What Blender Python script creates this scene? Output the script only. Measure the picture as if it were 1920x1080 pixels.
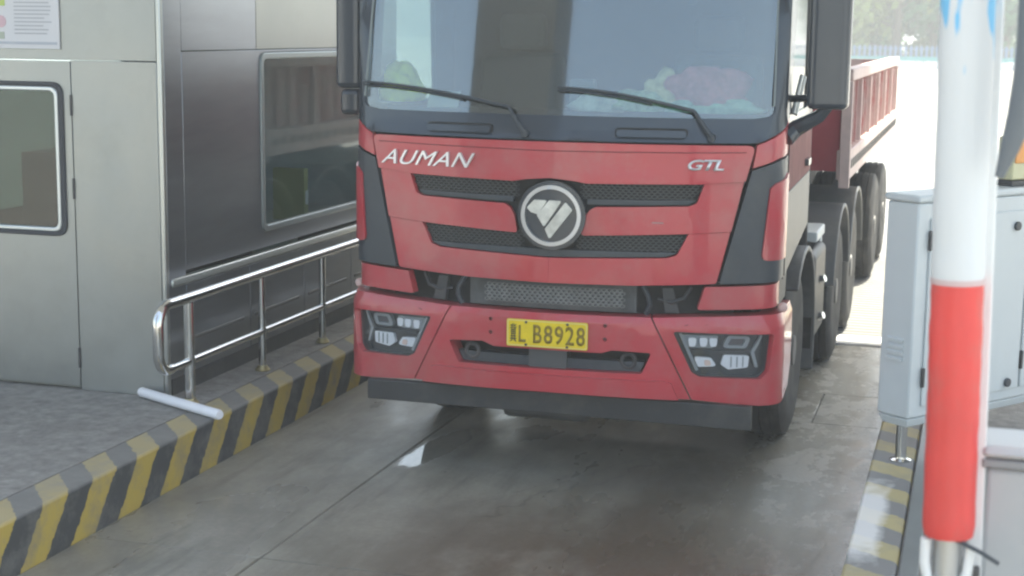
import bpy, bmesh, math, random
from mathutils import Vector, Matrix
random.seed(7)
for o in list(bpy.data.objects): bpy.data.objects.remove(o)
S = bpy.context.scene
R = math.radians

# ------------------------------------------------------------------ camera
cd = bpy.data.cameras.new('camera'); cam = bpy.data.objects.new('camera', cd)
S.collection.objects.link(cam); S.camera = cam
YAW, PIT, ROL = R(16.7), R(9.55), R(0.75)
fw = Vector((-math.sin(YAW)*math.cos(PIT), math.cos(YAW)*math.cos(PIT), -math.sin(PIT)))
rt = Vector((math.cos(YAW), math.sin(YAW), 0)); up = rt.cross(fw)
rt, up = rt*math.cos(ROL)+up*math.sin(ROL), up*math.cos(ROL)-rt*math.sin(ROL)
M = Matrix((rt, up, -fw)).transposed().to_4x4(); M.translation = Vector((0, 0, 2.43))
cam.matrix_world = M
cd.sensor_width = 36; cd.lens = 2898/1920*36; cd.clip_start = .05; cd.clip_end = 2000
cd.dof.use_dof = True; cd.dof.focus_distance = 8.4; cd.dof.aperture_fstop = 3.2

# ------------------------------------------------------------------ world, sun, exposure
SUN_EL, SUN_AZ = R(65), R(22)      # azimuth measured from +Y (behind the truck) towards +X
w = bpy.data.worlds.new('World'); S.world = w; w.use_nodes = True
nt = w.node_tree; sky = nt.nodes.new('ShaderNodeTexSky'); sky.sky_type = 'NISHITA'; sky.sun_disc = False
sky.sun_elevation = SUN_EL; sky.sun_rotation = SUN_AZ; sky.dust_density = 4.0; sky.air_density = 1.0; sky.ozone_density = 1.0
bg = nt.nodes['Background']; bg.inputs['Strength'].default_value = .15
nt.links.new(sky.outputs[0], bg.inputs['Color'])
sl = bpy.data.lights.new('sun', 'SUN'); sun = bpy.data.objects.new('sun', sl); S.collection.objects.link(sun)
sl.energy = 4.5; sl.angle = R(.55); sl.color = (1, .95, .88)
to_sun = Vector((math.sin(SUN_AZ)*math.cos(SUN_EL), math.cos(SUN_AZ)*math.cos(SUN_EL), math.sin(SUN_EL)))
sun.rotation_euler = to_sun.to_track_quat('Z', 'Y').to_euler()
S.view_settings.view_transform = 'Standard'; S.view_settings.look = 'None'
S.view_settings.exposure = 1.82; S.view_settings.gamma = 1; S.view_settings.use_curve_mapping = False
S.view_settings.use_white_balance = True; S.view_settings.white_balance_temperature = 7000; S.view_settings.white_balance_tint = 2
S.render.engine = 'CYCLES'; S.cycles.filter_width = 2.3

# ------------------------------------------------------------------ helpers
COL = S.collection
WL = {}                                   # world position of each parent's origin
def reg(o, label=None, cat=None, group=None, kind=None):
    if label: o['label'] = label
    if cat: o['category'] = cat
    if group: o['group'] = group
    if kind: o['kind'] = kind
    return o
def empty(name, loc, label, cat, group=None):
    o = bpy.data.objects.new(name, None); COL.objects.link(o); o.location = loc; o.empty_display_size = .1
    WL[o] = Vector(loc); return reg(o, label, cat, group)

class MB:
    def __init__(s): s.bm = bmesh.new()
    def box(s, x0, x1, y0, y1, z0, z1):
        v = [s.bm.verts.new((x, y, z)) for x in (x0, x1) for y in (y0, y1) for z in (z0, z1)]
        for f in ((0,1,3,2),(4,6,7,5),(0,4,5,1),(2,3,7,6),(0,2,6,4),(1,5,7,3)): s.bm.faces.new([v[i] for i in f])
        return s
    def tube(s, pts, r, n=12, closed=False, caps=True):
        pts = [Vector(p) for p in pts]; rings = []; N = len(pts); u = None
        for i, p in enumerate(pts):
            if closed: t = pts[(i+1) % N]-pts[i-1]
            else: t = pts[min(i+1, N-1)]-pts[max(i-1, 0)]
            t.normalize()
            if u is None: u = t.orthogonal().normalized()
            u = (u-t*u.dot(t)).normalized(); w_ = t.cross(u)
            rr = r[i] if isinstance(r, (list, tuple)) else r
            rings.append([s.bm.verts.new(p+(u*math.cos(a)+w_*math.sin(a))*rr) for a in [2*math.pi*k/n for k in range(n)]])
        for i in range(N if closed else N-1):
            a, b = rings[i], rings[(i+1) % N]
            for k in range(n): s.bm.faces.new((a[k], a[(k+1) % n], b[(k+1) % n], b[k]))
        if caps and not closed: s.bm.faces.new(rings[0][::-1]); s.bm.faces.new(rings[-1])
        return s
    def lathe(s, prof, axis='Z', n=32, c=(0, 0, 0)):
        # prof: (position along axis, radius)
        c = Vector(c); rings = []
        for h, r in prof:
            ring = []
            for k in range(n):
                a = 2*math.pi*k/n; x, y = r*math.cos(a), r*math.sin(a)
                p = {'Z': (x, y, h), 'X': (h, x, y), 'Y': (x, h, y)}[axis]
                ring.append(s.bm.verts.new(c+Vector(p)))
            rings.append(ring)
        for a, b in zip(rings, rings[1:]):
            for k in range(n): s.bm.faces.new((a[k], a[(k+1) % n], b[(k+1) % n], b[k]))
        if prof[0][1] > 1e-4: s.bm.faces.new(rings[0])
        if prof[-1][1] > 1e-4: s.bm.faces.new(rings[-1])
        bmesh.ops.remove_doubles(s.bm, verts=s.bm.verts, dist=1e-5)
        return s
    def prism(s, poly, f0, f1):
        # poly of 2-D points; f0, f1 map a 2-D point to the two end faces
        a = [s.bm.verts.new(f0(*p)) for p in poly]; b = [s.bm.verts.new(f1(*p)) for p in poly]; n = len(poly)
        s.bm.faces.new(a); s.bm.faces.new(b[::-1])
        for k in range(n): s.bm.faces.new((a[k], b[k], b[(k+1) % n], a[(k+1) % n]))
        return s
    def build(s, name, mat, parent=None, bevel=0, seg=2, ang=35, smooth=True, local=False):
        bmesh.ops.recalc_face_normals(s.bm, faces=s.bm.faces)
        if parent is not None and not local:
            bmesh.ops.translate(s.bm, verts=s.bm.verts, vec=-WL[parent])
        me = bpy.data.meshes.new(name); s.bm.to_mesh(me); s.bm.free()
        if smooth:
            me.shade_smooth(); me.set_sharp_from_angle(angle=R(ang))
        if mat: me.materials.append(mat)
        o = bpy.data.objects.new(name, me); COL.objects.link(o)
        if parent is not None: o.parent = parent
        WL[o] = WL[parent] if parent is not None else Vector((0, 0, 0))
        if bevel:
            m = o.modifiers.new('bevel', 'BEVEL'); m.width = bevel; m.segments = seg; m.limit_method = 'ANGLE'; m.angle_limit = R(ang)
        return o
def fillet(poly, r, n=4):
    out = []; N = len(poly)
    for i in range(N):
        p = Vector(poly[i]); a = Vector(poly[i-1])-p; b = Vector(poly[(i+1) % N])-p
        rr = r[i] if isinstance(r, (list, tuple)) else r
        if rr <= 0: out.append(tuple(p)); continue
        la, lb = a.length, b.length; a.normalize(); b.normalize()
        ang = a.angle(b); d = min(rr/math.tan(ang/2), la*.45, lb*.45)
        p0, p1 = p+a*d, p+b*d
        for k in range(n+1):
            t = k/n; q = p0*(1-t)**2+p*2*t*(1-t)+p1*t*t; out.append((q.x, q.y))
    return out
def rrect(x0, x1, y0, y1, r, n=5): return fillet([(x0, y0), (x1, y0), (x1, y1), (x0, y1)], r, n)
def copy_obj(o, parent=None, loc=None):
    c = o.copy(); COL.objects.link(c)
    if parent is not None: c.parent = parent
    if loc is not None: c.location = loc
    for ch in list(o.children):
        k = ch.copy(); COL.objects.link(k); k.parent = c
    return c

# ------------------------------------------------------------------ materials
def mat(name, col, rough=.5, metal=0, coat=0, bump=0, bscale=40, var=0, vscale=3, spec=.5, rvar=0, stretch=(1, 1, 1), dirt=None, dscale=2.5, damt=.5, dlo=.5, dhi=.75):
    m = bpy.data.materials.new(name); m.use_nodes = True; t = m.node_tree; b = t.nodes['Principled BSDF']
    b.inputs['Base Color'].default_value = (*col, 1); b.inputs['Roughness'].default_value = rough
    b.inputs['Metallic'].default_value = metal; b.inputs['Coat Weight'].default_value = coat
    b.inputs['Coat Roughness'].default_value = .06; b.inputs['Specular IOR Level'].default_value = spec
    N = t.nodes.new; L = t.links.new
    tc = N('ShaderNodeTexCoord'); mp = N('ShaderNodeMapping'); L(tc.outputs['Object'], mp.inputs[0]); mp.inputs['Scale'].default_value = stretch
    src = None
    if var:
        n = N('ShaderNodeTexNoise'); n.inputs['Scale'].default_value = vscale; n.inputs['Detail'].default_value = 6; n.inputs['Roughness'].default_value = .65
        L(mp.outputs[0], n.inputs['Vector'])
        r = N('ShaderNodeMapRange'); r.inputs[1].default_value = .3; r.inputs[2].default_value = .7; r.inputs[3].default_value = 1-var; r.inputs[4].default_value = 1+var
        L(n.outputs[0], r.inputs[0])
        x = N('ShaderNodeMix'); x.data_type = 'RGBA'; x.blend_type = 'MULTIPLY'; x.inputs[0].default_value = 1; x.inputs[6].default_value = (*col, 1)
        L(r.outputs[0], x.inputs[7]); L(x.outputs[2], b.inputs['Base Color']); src = x.outputs[2]
        if rvar:
            q = N('ShaderNodeMapRange'); q.inputs[1].default_value = .3; q.inputs[2].default_value = .7
            q.inputs[3].default_value = max(.02, rough-rvar); q.inputs[4].default_value = min(1, rough+rvar); L(n.outputs[0], q.inputs[0]); L(q.outputs[0], b.inputs['Roughness'])
    if dirt:
        n = N('ShaderNodeTexNoise'); n.inputs['Scale'].default_value = dscale; n.inputs['Detail'].default_value = 8; n.inputs['Roughness'].default_value = .7; L(mp.outputs[0], n.inputs['Vector'])
        r = N('ShaderNodeMapRange'); r.inputs[1].default_value = dlo; r.inputs[2].default_value = dhi; r.inputs[3].default_value = 0; r.inputs[4].default_value = damt; L(n.outputs[0], r.inputs[0])
        x = N('ShaderNodeMix'); x.data_type = 'RGBA'; L(r.outputs[0], x.inputs[0]); x.inputs[7].default_value = (*dirt, 1)
        if src: L(src, x.inputs[6])
        else: x.inputs[6].default_value = (*col, 1)
        L(x.outputs[2], b.inputs['Base Color'])
    if bump:
        n = N('ShaderNodeTexNoise'); n.inputs['Scale'].default_value = bscale; n.inputs['Detail'].default_value = 4; L(mp.outputs[0], n.inputs['Vector'])
        k = N('ShaderNodeBump'); k.inputs['Strength'].default_value = bump; k.inputs['Distance'].default_value = .01; L(n.outputs[0], k.inputs['Height']); L(k.outputs[0], b.inputs['Normal'])
    return m
def glass(name, tint, rough=.02, ior=1.5):
    m = bpy.data.materials.new(name); m.use_nodes = True; t = m.node_tree; t.nodes.remove(t.nodes['Principled BSDF'])
    N = t.nodes.new; L = t.links.new
    tr = N('ShaderNodeBsdfTransparent'); tr.inputs[0].default_value = (*tint, 1)
    gl = N('ShaderNodeBsdfGlossy'); gl.inputs['Roughness'].default_value = rough
    # thin sheet: Schlick reflectance from the angle of incidence, the same from both sides
    ge = N('ShaderNodeNewGeometry'); dt = N('ShaderNodeVectorMath'); dt.operation = 'DOT_PRODUCT'; L(ge.outputs['Incoming'], dt.inputs[0]); L(ge.outputs['Normal'], dt.inputs[1])
    def mth(op, a, b_):
        x = N('ShaderNodeMath'); x.operation = op
        for i, v in enumerate((a, b_)):
            if isinstance(v, (int, float)): x.inputs[i].default_value = v
            else: L(v, x.inputs[i])
        return x.outputs[0]
    f0 = ((ior-1)/(ior+1))**2
    fr = mth('ADD', mth('MULTIPLY', mth('POWER', mth('SUBTRACT', 1, mth('ABSOLUTE', dt.outputs['Value'], 0)), 5), 1-f0), f0)
    mx = N('ShaderNodeMixShader'); L(fr, mx.inputs[0]); L(tr.outputs[0], mx.inputs[1]); L(gl.outputs[0], mx.inputs[2]); L(mx.outputs[0], t.nodes['Material Output'].inputs[0])
    return m

def concrete(name, base, dark, wet=.0, seed=0., soil=1.):
    """lane concrete: blotchy, streaked along the lane, with wet patches"""
    m = bpy.data.materials.new(name); m.use_nodes = True; t = m.node_tree; b = t.nodes['Principled BSDF']
    N = t.nodes.new; L = t.links.new
    ge = N('ShaderNodeNewGeometry')
    def noise(scale, det=6, ro=.6, st=(1, 1, 1), off=0):
        mp = N('ShaderNodeMapping'); mp.inputs['Scale'].default_value = st; mp.inputs['Location'].default_value = (seed+off, off, 0); L(ge.outputs['Position'], mp.inputs[0])
        n = N('ShaderNodeTexNoise'); n.inputs['Scale'].default_value = scale; n.inputs['Detail'].default_value = det; n.inputs['Roughness'].default_value = ro; L(mp.outputs[0], n.inputs['Vector']); return n.outputs[0]
    def rng(s, a, b_, c, d):
        r = N('ShaderNodeMapRange'); r.interpolation_type = 'SMOOTHSTEP'
        for i, v in enumerate((a, b_, c, d)): r.inputs[i+1].default_value = v
        L(s, r.inputs[0]); return r.outputs[0]
    def mixc(f, a, b_, bl='MIX'):
        x = N('ShaderNodeMix'); x.data_type = 'RGBA'; x.blend_type = bl
        if isinstance(f, float): x.inputs[0].default_value = f
        else: L(f, x.inputs[0])
        for i, v in ((6, a), (7, b_)):
            if isinstance(v, tuple): x.inputs[i].default_value = (*v, 1)
            else: L(v, x.inputs[i])
        return x.outputs[2]
    def mth(op, a, b_):
        x = N('ShaderNodeMath'); x.operation = op; x.use_clamp = True
        for i, v in enumerate((a, b_)):
            if isinstance(v, (int, float)): x.inputs[i].default_value = v
            else: L(v, x.inputs[i])
        return x.outputs[0]
    big = noise(.9, 5, .55, (1, .5, 1)); mid = noise(3.2, 8, .7, (1, .6, 1), 11); fine = noise(38, 5, .7, (1, 1, 1), 5); streak = noise(2.6, 7, .65, (2.2, .25, 1), 23)
    c = mixc(rng(mid, .3, .72, 0, 1), base, tuple(x*.62 for x in base))
    sx = N('ShaderNodeSeparateXYZ'); L(ge.outputs['Position'], sx.inputs[0])
    # oil and rubber worn into the wheel track nearest the right-hand island
    tr = N('ShaderNodeMath'); tr.operation = 'ABSOLUTE'; a0 = N('ShaderNodeMath'); a0.operation = 'ADD'; a0.inputs[1].default_value = 1.38; L(sx.outputs[0], a0.inputs[0]); L(a0.outputs[0], tr.inputs[0])
    trk = rng(tr.outputs[0], .10, .50, 1, 0)
    trk = mth('MULTIPLY', trk, rng(mid, .25, .6, .45, 1))
    c = mixc(mth('MULTIPLY', trk, .95*soil), c, dark)
    c = mixc(mth('MULTIPLY', rng(streak, .48, .7, 0, 1), .55*soil), c, dark)
    c = mixc(mth('MULTIPLY', rng(big, .52, .75, 0, 1), .5*soil), c, (.16, .12, .085))
    # pale strip: bounced sunlight put into the colour, and silt washed up along the right-hand kerb
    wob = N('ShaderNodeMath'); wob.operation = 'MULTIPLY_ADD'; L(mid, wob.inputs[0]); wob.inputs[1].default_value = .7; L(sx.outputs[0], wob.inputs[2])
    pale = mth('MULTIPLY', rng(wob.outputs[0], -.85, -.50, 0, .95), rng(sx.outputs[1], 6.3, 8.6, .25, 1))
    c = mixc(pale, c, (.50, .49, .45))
    c = mixc(rng(wob.outputs[0], -.26, -.08, 0, .85), c, (.17, .145, .115))
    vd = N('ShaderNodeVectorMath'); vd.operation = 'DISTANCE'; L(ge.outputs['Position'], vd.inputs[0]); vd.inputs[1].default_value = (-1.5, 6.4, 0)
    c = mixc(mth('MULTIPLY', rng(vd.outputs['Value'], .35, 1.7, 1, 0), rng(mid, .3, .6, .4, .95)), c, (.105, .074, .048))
    vo = N('ShaderNodeTexVoronoi'); vo.feature = 'DISTANCE_TO_EDGE'; vo.inputs['Scale'].default_value = .8
    wn = N('ShaderNodeTexNoise'); wn.inputs['Scale'].default_value = 3; wn.inputs['Detail'].default_value = 6; L(ge.outputs['Position'], wn.inputs['Vector'])
    wa = N('ShaderNodeVectorMath'); wa.operation = 'MULTIPLY_ADD'; wa.inputs[1].default_value = (.45, .45, 0); L(wn.outputs['Color'], wa.inputs[0]); L(ge.outputs['Position'], wa.inputs[2]); L(wa.outputs[0], vo.inputs['Vector'])
    crk = mth('MULTIPLY', rng(vo.outputs['Distance'], .001, .006, 1, 0), rng(big, .5, .6, 0, .45))
    c = mixc(crk, c, (.04, .036, .03))
    c = mixc(rng(fine, .3, .7, 0, .35), c, tuple(x*.5 for x in base))
    sp = noise(9, 2, .5, (1, 1, 1), 41)
    c = mixc(rng(sp, .73, .78, 0, .8), c, (.03, .028, .025))
    L(c, b.inputs['Base Color'])
    wetm = rng(noise(.75, 5, .6, (1.2, .45, 1), 67), .46, .62, 0, 1)
    wetm = mth('MULTIPLY', wetm, wet)
    damp = mth('MULTIPLY', rng(sx.outputs[0], -1.5, -1.0, 0, .95), rng(mid, .40, .62, 1, .45))
    wetm = mth('MAXIMUM', wetm, damp)
    pm = N('ShaderNodeMapping'); pm.vector_type = 'TEXTURE'; pm.inputs['Location'].default_value = (-2.93, 8.25, 0); pm.inputs['Rotation'].default_value = (0, 0, R(-6)); pm.inputs['Scale'].default_value = (.13, .6, 1); L(ge.outputs['Position'], pm.inputs[0])
    pd = N('ShaderNodeVectorMath'); pd.operation = 'LENGTH'; L(pm.outputs[0], pd.inputs[0])
    pe = N('ShaderNodeMath'); pe.operation = 'MULTIPLY_ADD'; L(mid, pe.inputs[0]); pe.inputs[1].default_value = 1.4; L(pd.outputs['Value'], pe.inputs[2])
    pud = rng(pe.outputs[0], 1.35, 1.55, 1, 0)
    ro = N('ShaderNodeMix'); ro.inputs[2].default_value = .52; ro.inputs[3].default_value = .14; L(wetm, ro.inputs[0]); r2 = N('ShaderNodeMix'); L(pud, r2.inputs[0]); L(ro.outputs[0], r2.inputs[2]); r2.inputs[3].default_value = .03; L(r2.outputs[0], b.inputs['Roughness'])
    wetm = mth('MAXIMUM', wetm, pud)
    hb = mth('ADD', mth('MULTIPLY', fine, .5), mth('MULTIPLY', mid, .5))
    bs = N('ShaderNodeMath'); bs.operation = 'MULTIPLY_ADD'; L(wetm, bs.inputs[0]); bs.inputs[1].default_value = -.34; bs.inputs[2].default_value = .36
    k = N('ShaderNodeBump'); k.inputs['Distance'].default_value = .006; L(bs.outputs[0], k.inputs['Strength']); L(hb, k.inputs['Height']); L(k.outputs[0], b.inputs['Normal'])
    return m

def stripes(name, edge_x, side, z_edge, sh_face, sh_top, pitch, phase, white_patch=False, yel=(.50, .36, .07), blk=(.05, .054, .056), dust=.5):
    """yellow and black hazard paint that runs over the kerb's face and top"""
    m = bpy.data.materials.new(name); m.use_nodes = True; t = m.node_tree; b = t.nodes['Principled BSDF']
    N = t.nodes.new; L = t.links.new
    ge = N('ShaderNodeNewGeometry'); sx = N('ShaderNodeSeparateXYZ'); L(ge.outputs['Position'], sx.inputs[0])
    def mth(op, a, b_=0, c_=0, cl=False):
        x = N('ShaderNodeMath'); x.operation = op; x.use_clamp = cl
        for i, v in enumerate((a, b_, c_)):
            if isinstance(v, (int, float)): x.inputs[i].default_value = v
            else: L(v, x.inputs[i])
        return x.outputs[0]
    face = mth('MULTIPLY', mth('SUBTRACT', sx.outputs[2], z_edge), -sh_face)
    top = mth('MULTIPLY', mth('MULTIPLY', mth('SUBTRACT', sx.outputs[0], edge_x), side), -sh_top)
    n = N('ShaderNodeTexNoise'); n.inputs['Scale'].default_value = 22; n.inputs['Detail'].default_value = 8; L(ge.outputs['Position'], n.inputs['Vector'])
    wob = mth('MULTIPLY', mth('SUBTRACT', n.outputs[0], .5), .055)
    y = mth('ADD', mth('ADD', mth('ADD', sx.outputs[1], face), top), wob)
    ph = mth('FRACT', mth('DIVIDE', mth('SUBTRACT', y, phase), pitch*2))
    edge = mth('MULTIPLY', mth('SUBTRACT', mth('ABSOLUTE', mth('SUBTRACT', ph, .5)), .25), 60, cl=False)
    s = mth('ADD', edge, .5, cl=True)
    mx = N('ShaderNodeMix'); mx.data_type = 'RGBA'; L(s, mx.inputs[0]); mx.inputs[6].default_value = (*yel, 1); mx.inputs[7].default_value = (*blk, 1)
    n2 = N('ShaderNodeTexNoise'); n2.inputs['Scale'].default_value = 4; n2.inputs['Detail'].default_value = 9; n2.inputs['Roughness'].default_value = .72; L(ge.outputs['Position'], n2.inputs['Vector'])
    wr = N('ShaderNodeMapRange'); wr.inputs[1].default_value = .46; wr.inputs[2].default_value = .74; wr.inputs[3].default_value = 0; wr.inputs[4].default_value = .8; L(n2.outputs[0], wr.inputs[0])
    m2 = N('ShaderNodeMix'); m2.data_type = 'RGBA'; L(wr.outputs[0], m2.inputs[0]); L(mx.outputs[2], m2.inputs[6]); m2.inputs[7].default_value = (.2, .19, .175, 1)
    out = m2.outputs[2]
    # dust that settles on the trodden upper side
    up_ = N('ShaderNodeSeparateXYZ'); L(ge.outputs['Normal'], up_.inputs[0])
    du = mth('MULTIPLY', mth('MAXIMUM', up_.outputs[2], 0), dust)
    m3 = N('ShaderNodeMix'); m3.data_type = 'RGBA'; L(du, m3.inputs[0]); L(out, m3.inputs[6]); m3.inputs[7].default_value = (.32, .31, .29, 1); out = m3.outputs[2]
    if white_patch:   # uneven white patch along the outer half of the near stretch
        n3 = N('ShaderNodeTexNoise'); n3.inputs['Scale'].default_value = 3.5; n3.inputs['Detail'].default_value = 8; n3.inputs['Roughness'].default_value = .7; L(ge.outputs['Position'], n3.inputs['Vector'])
        a = mth('SUBTRACT', 1, mth('DIVIDE', mth('ABSOLUTE', mth('SUBTRACT', sx.outputs[1], 6.9)), .85), cl=True)
        c = mth('SUBTRACT', 1, mth('DIVIDE', mth('ABSOLUTE', mth('SUBTRACT', sx.outputs[0], -.40)), .15), cl=True)
        d = mth('MULTIPLY', mth('MINIMUM', a, c), 1.1)
        e = mth('MULTIPLY', mth('MULTIPLY', mth('SUBTRACT', mth('ADD', d, n3.outputs[0]), .78), 3, cl=True), .68)
        m4 = N('ShaderNodeMix'); m4.data_type = 'RGBA'; L(e, m4.inputs[0]); L(out, m4.inputs[6]); m4.inputs[7].default_value = (.95, .94, .91, 1); out = m4.outputs[2]
    L(out, b.inputs['Base Color']); b.inputs['Roughness'].default_value = .72
    k = N('ShaderNodeBump'); k.inputs['Strength'].default_value = .25; k.inputs['Distance'].default_value = .006; L(n2.outputs[0], k.inputs['Height']); L(k.outputs[0], b.inputs['Normal'])
    return m

M_RED = mat('truck_red_paint', (.50, .034, .05), .38, coat=.6, var=.06, vscale=2, dirt=(.34, .22, .20), dscale=2.2, damt=.4, bump=.02, bscale=3, dlo=.42, dhi=.72)
M_DOOR = mat('door_dusty_red', (.24, .09, .085), .75, var=.2, vscale=5, dirt=(.3, .25, .23), damt=.6, spec=.25)
M_REDT = mat('trailer_red_paint', (.42, .06, .06), .5, var=.15, vscale=2, dirt=(.5, .42, .4), dscale=5, damt=.85, dlo=.25, dhi=.6)  # dirt mix also stands for the red washed pale by sunlight
M_BLK = mat('black_gloss', (.034, .044, .058), .25, coat=.4)
M_BLKP = mat('black_plastic', (.042, .052, .064), .4, var=.15, dirt=(.12, .12, .11), damt=.3)
M_DARK = mat('dark_recess', (.015, .016, .017), .7, var=.3, vscale=12)
M_DGREY = mat('dark_grey_steel', (.05, .052, .055), .5, var=.25, vscale=6, dirt=(.14, .13, .12), damt=.5)
M_GRILLE = mat('grille_mesh_grey', (.055, .06, .062), .4)
M_GRILLE2 = mat('radiator_mesh_grey', (.17, .175, .17), .45, var=.2, vscale=20)
M_CHROME = mat('chrome', (.78, .78, .78), .14, metal=1)
M_RING = mat('emblem_satin_chrome', (.52, .54, .58), .3, metal=.85)
M_SLABE = mat('emblem_slab_silver', (.62, .63, .6), .38, metal=.6, var=.25, vscale=14)
M_BADGE = mat('badge_silver', (.72, .72, .74), .3, metal=.55)
M_LAMPW = mat('lamp_reflector', (.92, .93, .95), .25, metal=.1, coat=.5)
M_LAMPD = mat('lamp_housing', (.05, .055, .06), .3, coat=.4)
M_LAMPG = mat('lamp_trim_grey', (.32, .34, .35), .35)
M_LAMPA = mat('amber_lens', (.8, .6, .52), .25)
M_LENS = glass('clear_lens', (.95, .96, .97))
M_WSCR = glass('windscreen_glass', (.74, .82, .80), .055, 2.6)
M_WIN = glass('booth_glass', (.78, .84, .86), .06, 1.55)
M_WIND = glass('door_glass_tinted', (.16, .22, .2), .05, 1.7)
M_PLATE = mat('plate_yellow', (.85, .62, .02), .35, var=.08, vscale=15)
M_PLATEB = mat('plate_border_pale', (.8, .68, .25), .4)
M_INK = mat('plate_ink', (.03, .028, .02), .5)
M_INKW = mat('plate_ink_worn', (.25, .17, .015), .5, var=.35, vscale=40)
M_TYRE = mat('tyre_rubber', (.022, .022, .023), .75, var=.3, vscale=8, dirt=(.13, .12, .11), damt=.5, dscale=4)
M_RIM = mat('rim_steel', (.12, .12, .125), .5, var=.2, dirt=(.16, .14, .12), damt=.5)
M_STEELF = mat('booth_steel_light', (.335, .35, .34), .36, metal=.75, var=.08, vscale=1.6, bump=.05, bscale=1.3, rvar=.08, dirt=(.24, .25, .23), dscale=2.2, damt=.35, dlo=.5, dhi=.8)
M_STEELS = mat('booth_steel_dark', (.28, .30, .335), .3, metal=.85, var=.08, vscale=1.5, stretch=(1, 1, 6), bump=.012, bscale=2)
M_STEELT = mat('booth_trim_steel', (.5, .52, .5), .3, metal=.8)
M_RUB = mat('window_rubber', (.03, .035, .045), .5)
M_ALU = mat('aluminium_frame', (.6, .64, .65), .32, metal=.7)
M_POL = mat('polished_steel_tube', (.72, .72, .70), .13, metal=1, var=.06, vscale=20)
M_WHITE = mat('white_paint', (.8, .81, .8), .4, var=.04, dirt=(.5, .49, .46), damt=.4, dlo=.55)
M_CAB = mat('cabinet_grey_paint', (.60, .64, .645), .42, var=.03, vscale=2, dirt=(.45, .45, .43), damt=.3, dlo=.55)
M_PAVE = mat('island_paving', (.25, .24, .225), .8, var=.3, vscale=14, bump=.5, bscale=70, dirt=(.13, .12, .11), dscale=3, damt=.5)
M_GROUND = mat('ground_concrete', (.30, .295, .28), .8, var=.15, vscale=.6, bump=.2, bscale=10, dirt=(.3, .29, .27), dscale=.4, damt=.5)
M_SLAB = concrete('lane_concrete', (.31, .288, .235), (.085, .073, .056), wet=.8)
M_TINED = mat('grooved_concrete', (.19, .19, .188), .7, var=.12, vscale=3, bump=.2, bscale=30)
M_REDF = mat('foam_red', (.70, .055, .05), .42, var=.10, vscale=7, bump=.22, bscale=11, stretch=(1, 1, .45), dirt=(.42, .12, .10), dscale=9, damt=.6, dlo=.5, dhi=.72)
M_LINE = mat('white_line_paint', (.6, .6, .6), .5, var=.1, vscale=8)
M_SOFFIT = mat('canopy_white', (.62, .64, .66), .6, var=.03)
M_LEAF = [mat('leaf_green_%d' % i, c, .6, var=.3, vscale=.7) for i, c in enumerate([(.03, .115, .04), (.05, .15, .04), (.15, .20, .04)])]
M_BARK = mat('bark', (.12, .09, .07), .9, var=.3, vscale=8)
M_FBLUE = mat('fence_blue', (.12, .20, .34), .5)
M_FCYAN = mat('fence_cyan', (.10, .36, .36), .5)

# ------------------------------------------------------------------ ground and lane
g = MB().box(-280, 280, -280, 400, -.6, -.03).build('ground', M_GROUND); reg(g, kind='structure')
lane = MB().box(-3.98, -.43, -6, 60, -.029, -.018).build('lane', mat('joint_filler', (.06, .057, .05), .9), smooth=False); reg(lane, kind='structure')
gap = .0035
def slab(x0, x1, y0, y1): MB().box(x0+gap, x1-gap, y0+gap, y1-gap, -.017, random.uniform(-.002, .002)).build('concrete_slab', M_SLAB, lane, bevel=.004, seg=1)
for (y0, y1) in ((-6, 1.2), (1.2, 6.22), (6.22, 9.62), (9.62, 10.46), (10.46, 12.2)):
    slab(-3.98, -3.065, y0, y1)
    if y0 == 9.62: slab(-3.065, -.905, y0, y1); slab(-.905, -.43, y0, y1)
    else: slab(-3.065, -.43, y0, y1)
# raised white threshold strip, then grooved slabs out in the sun
MB().box(-3.97, -.44, 12.215, 12.56, -.017, .012).build('threshold_strip', M_LINE, lane, bevel=.006)
gb = MB(); y = 12.57
prof = []
while y < 17.2:
    prof += [(y, .0), (y+.085, .0), (y+.095, -.009), (y+.115, -.009)]; y += .125
prof += [(y, 0)]
va = [gb.bm.verts.new((-3.97, p[0], p[1])) for p in prof]; vb = [gb.bm.verts.new((-.44, p[0], p[1])) for p in prof]
for i in range(len(prof)-1): gb.bm.faces.new((va[i], vb[i], vb[i+1], va[i+1]))
gb.build('grooved_slab', M_TINED, lane, smooth=False)
for y0 in range(0, 7):
    MB().box(-3.97, -.44, y+.01+6*y0, y+6*y0+5.995, -.017, random.uniform(-.002, .002)).build('concrete_slab', M_TINED, lane)

# ------------------------------------------------------------------ left island with kerb
isl = empty('traffic_island', (-5.4, 7, 0), 'raised grey paved island under the steel booth with yellow and black kerb', 'traffic island')
MB().box(-6.8, -4.2, 1.0, 24, -.028, .262).build('paving', M_PAVE, isl)
M_KERBL = stripes('hazard_paint_left_kerb', -3.98, -1, .265, .76, 1.12, .2075, 5.78)
MB().box(-4.197, -3.98, .98, 24.02, -.028, .265).build('kerb', M_KERBL, isl, bevel=.016, seg=3)

# ------------------------------------------------------------------ toll booth
BX, BY, BZ = -4.46, 7.89, .264
booth = empty('toll_booth', (BX-.9, BY+1.6, BZ), 'brushed steel toll booth with rounded windows on the left island', 'toll booth')
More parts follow.
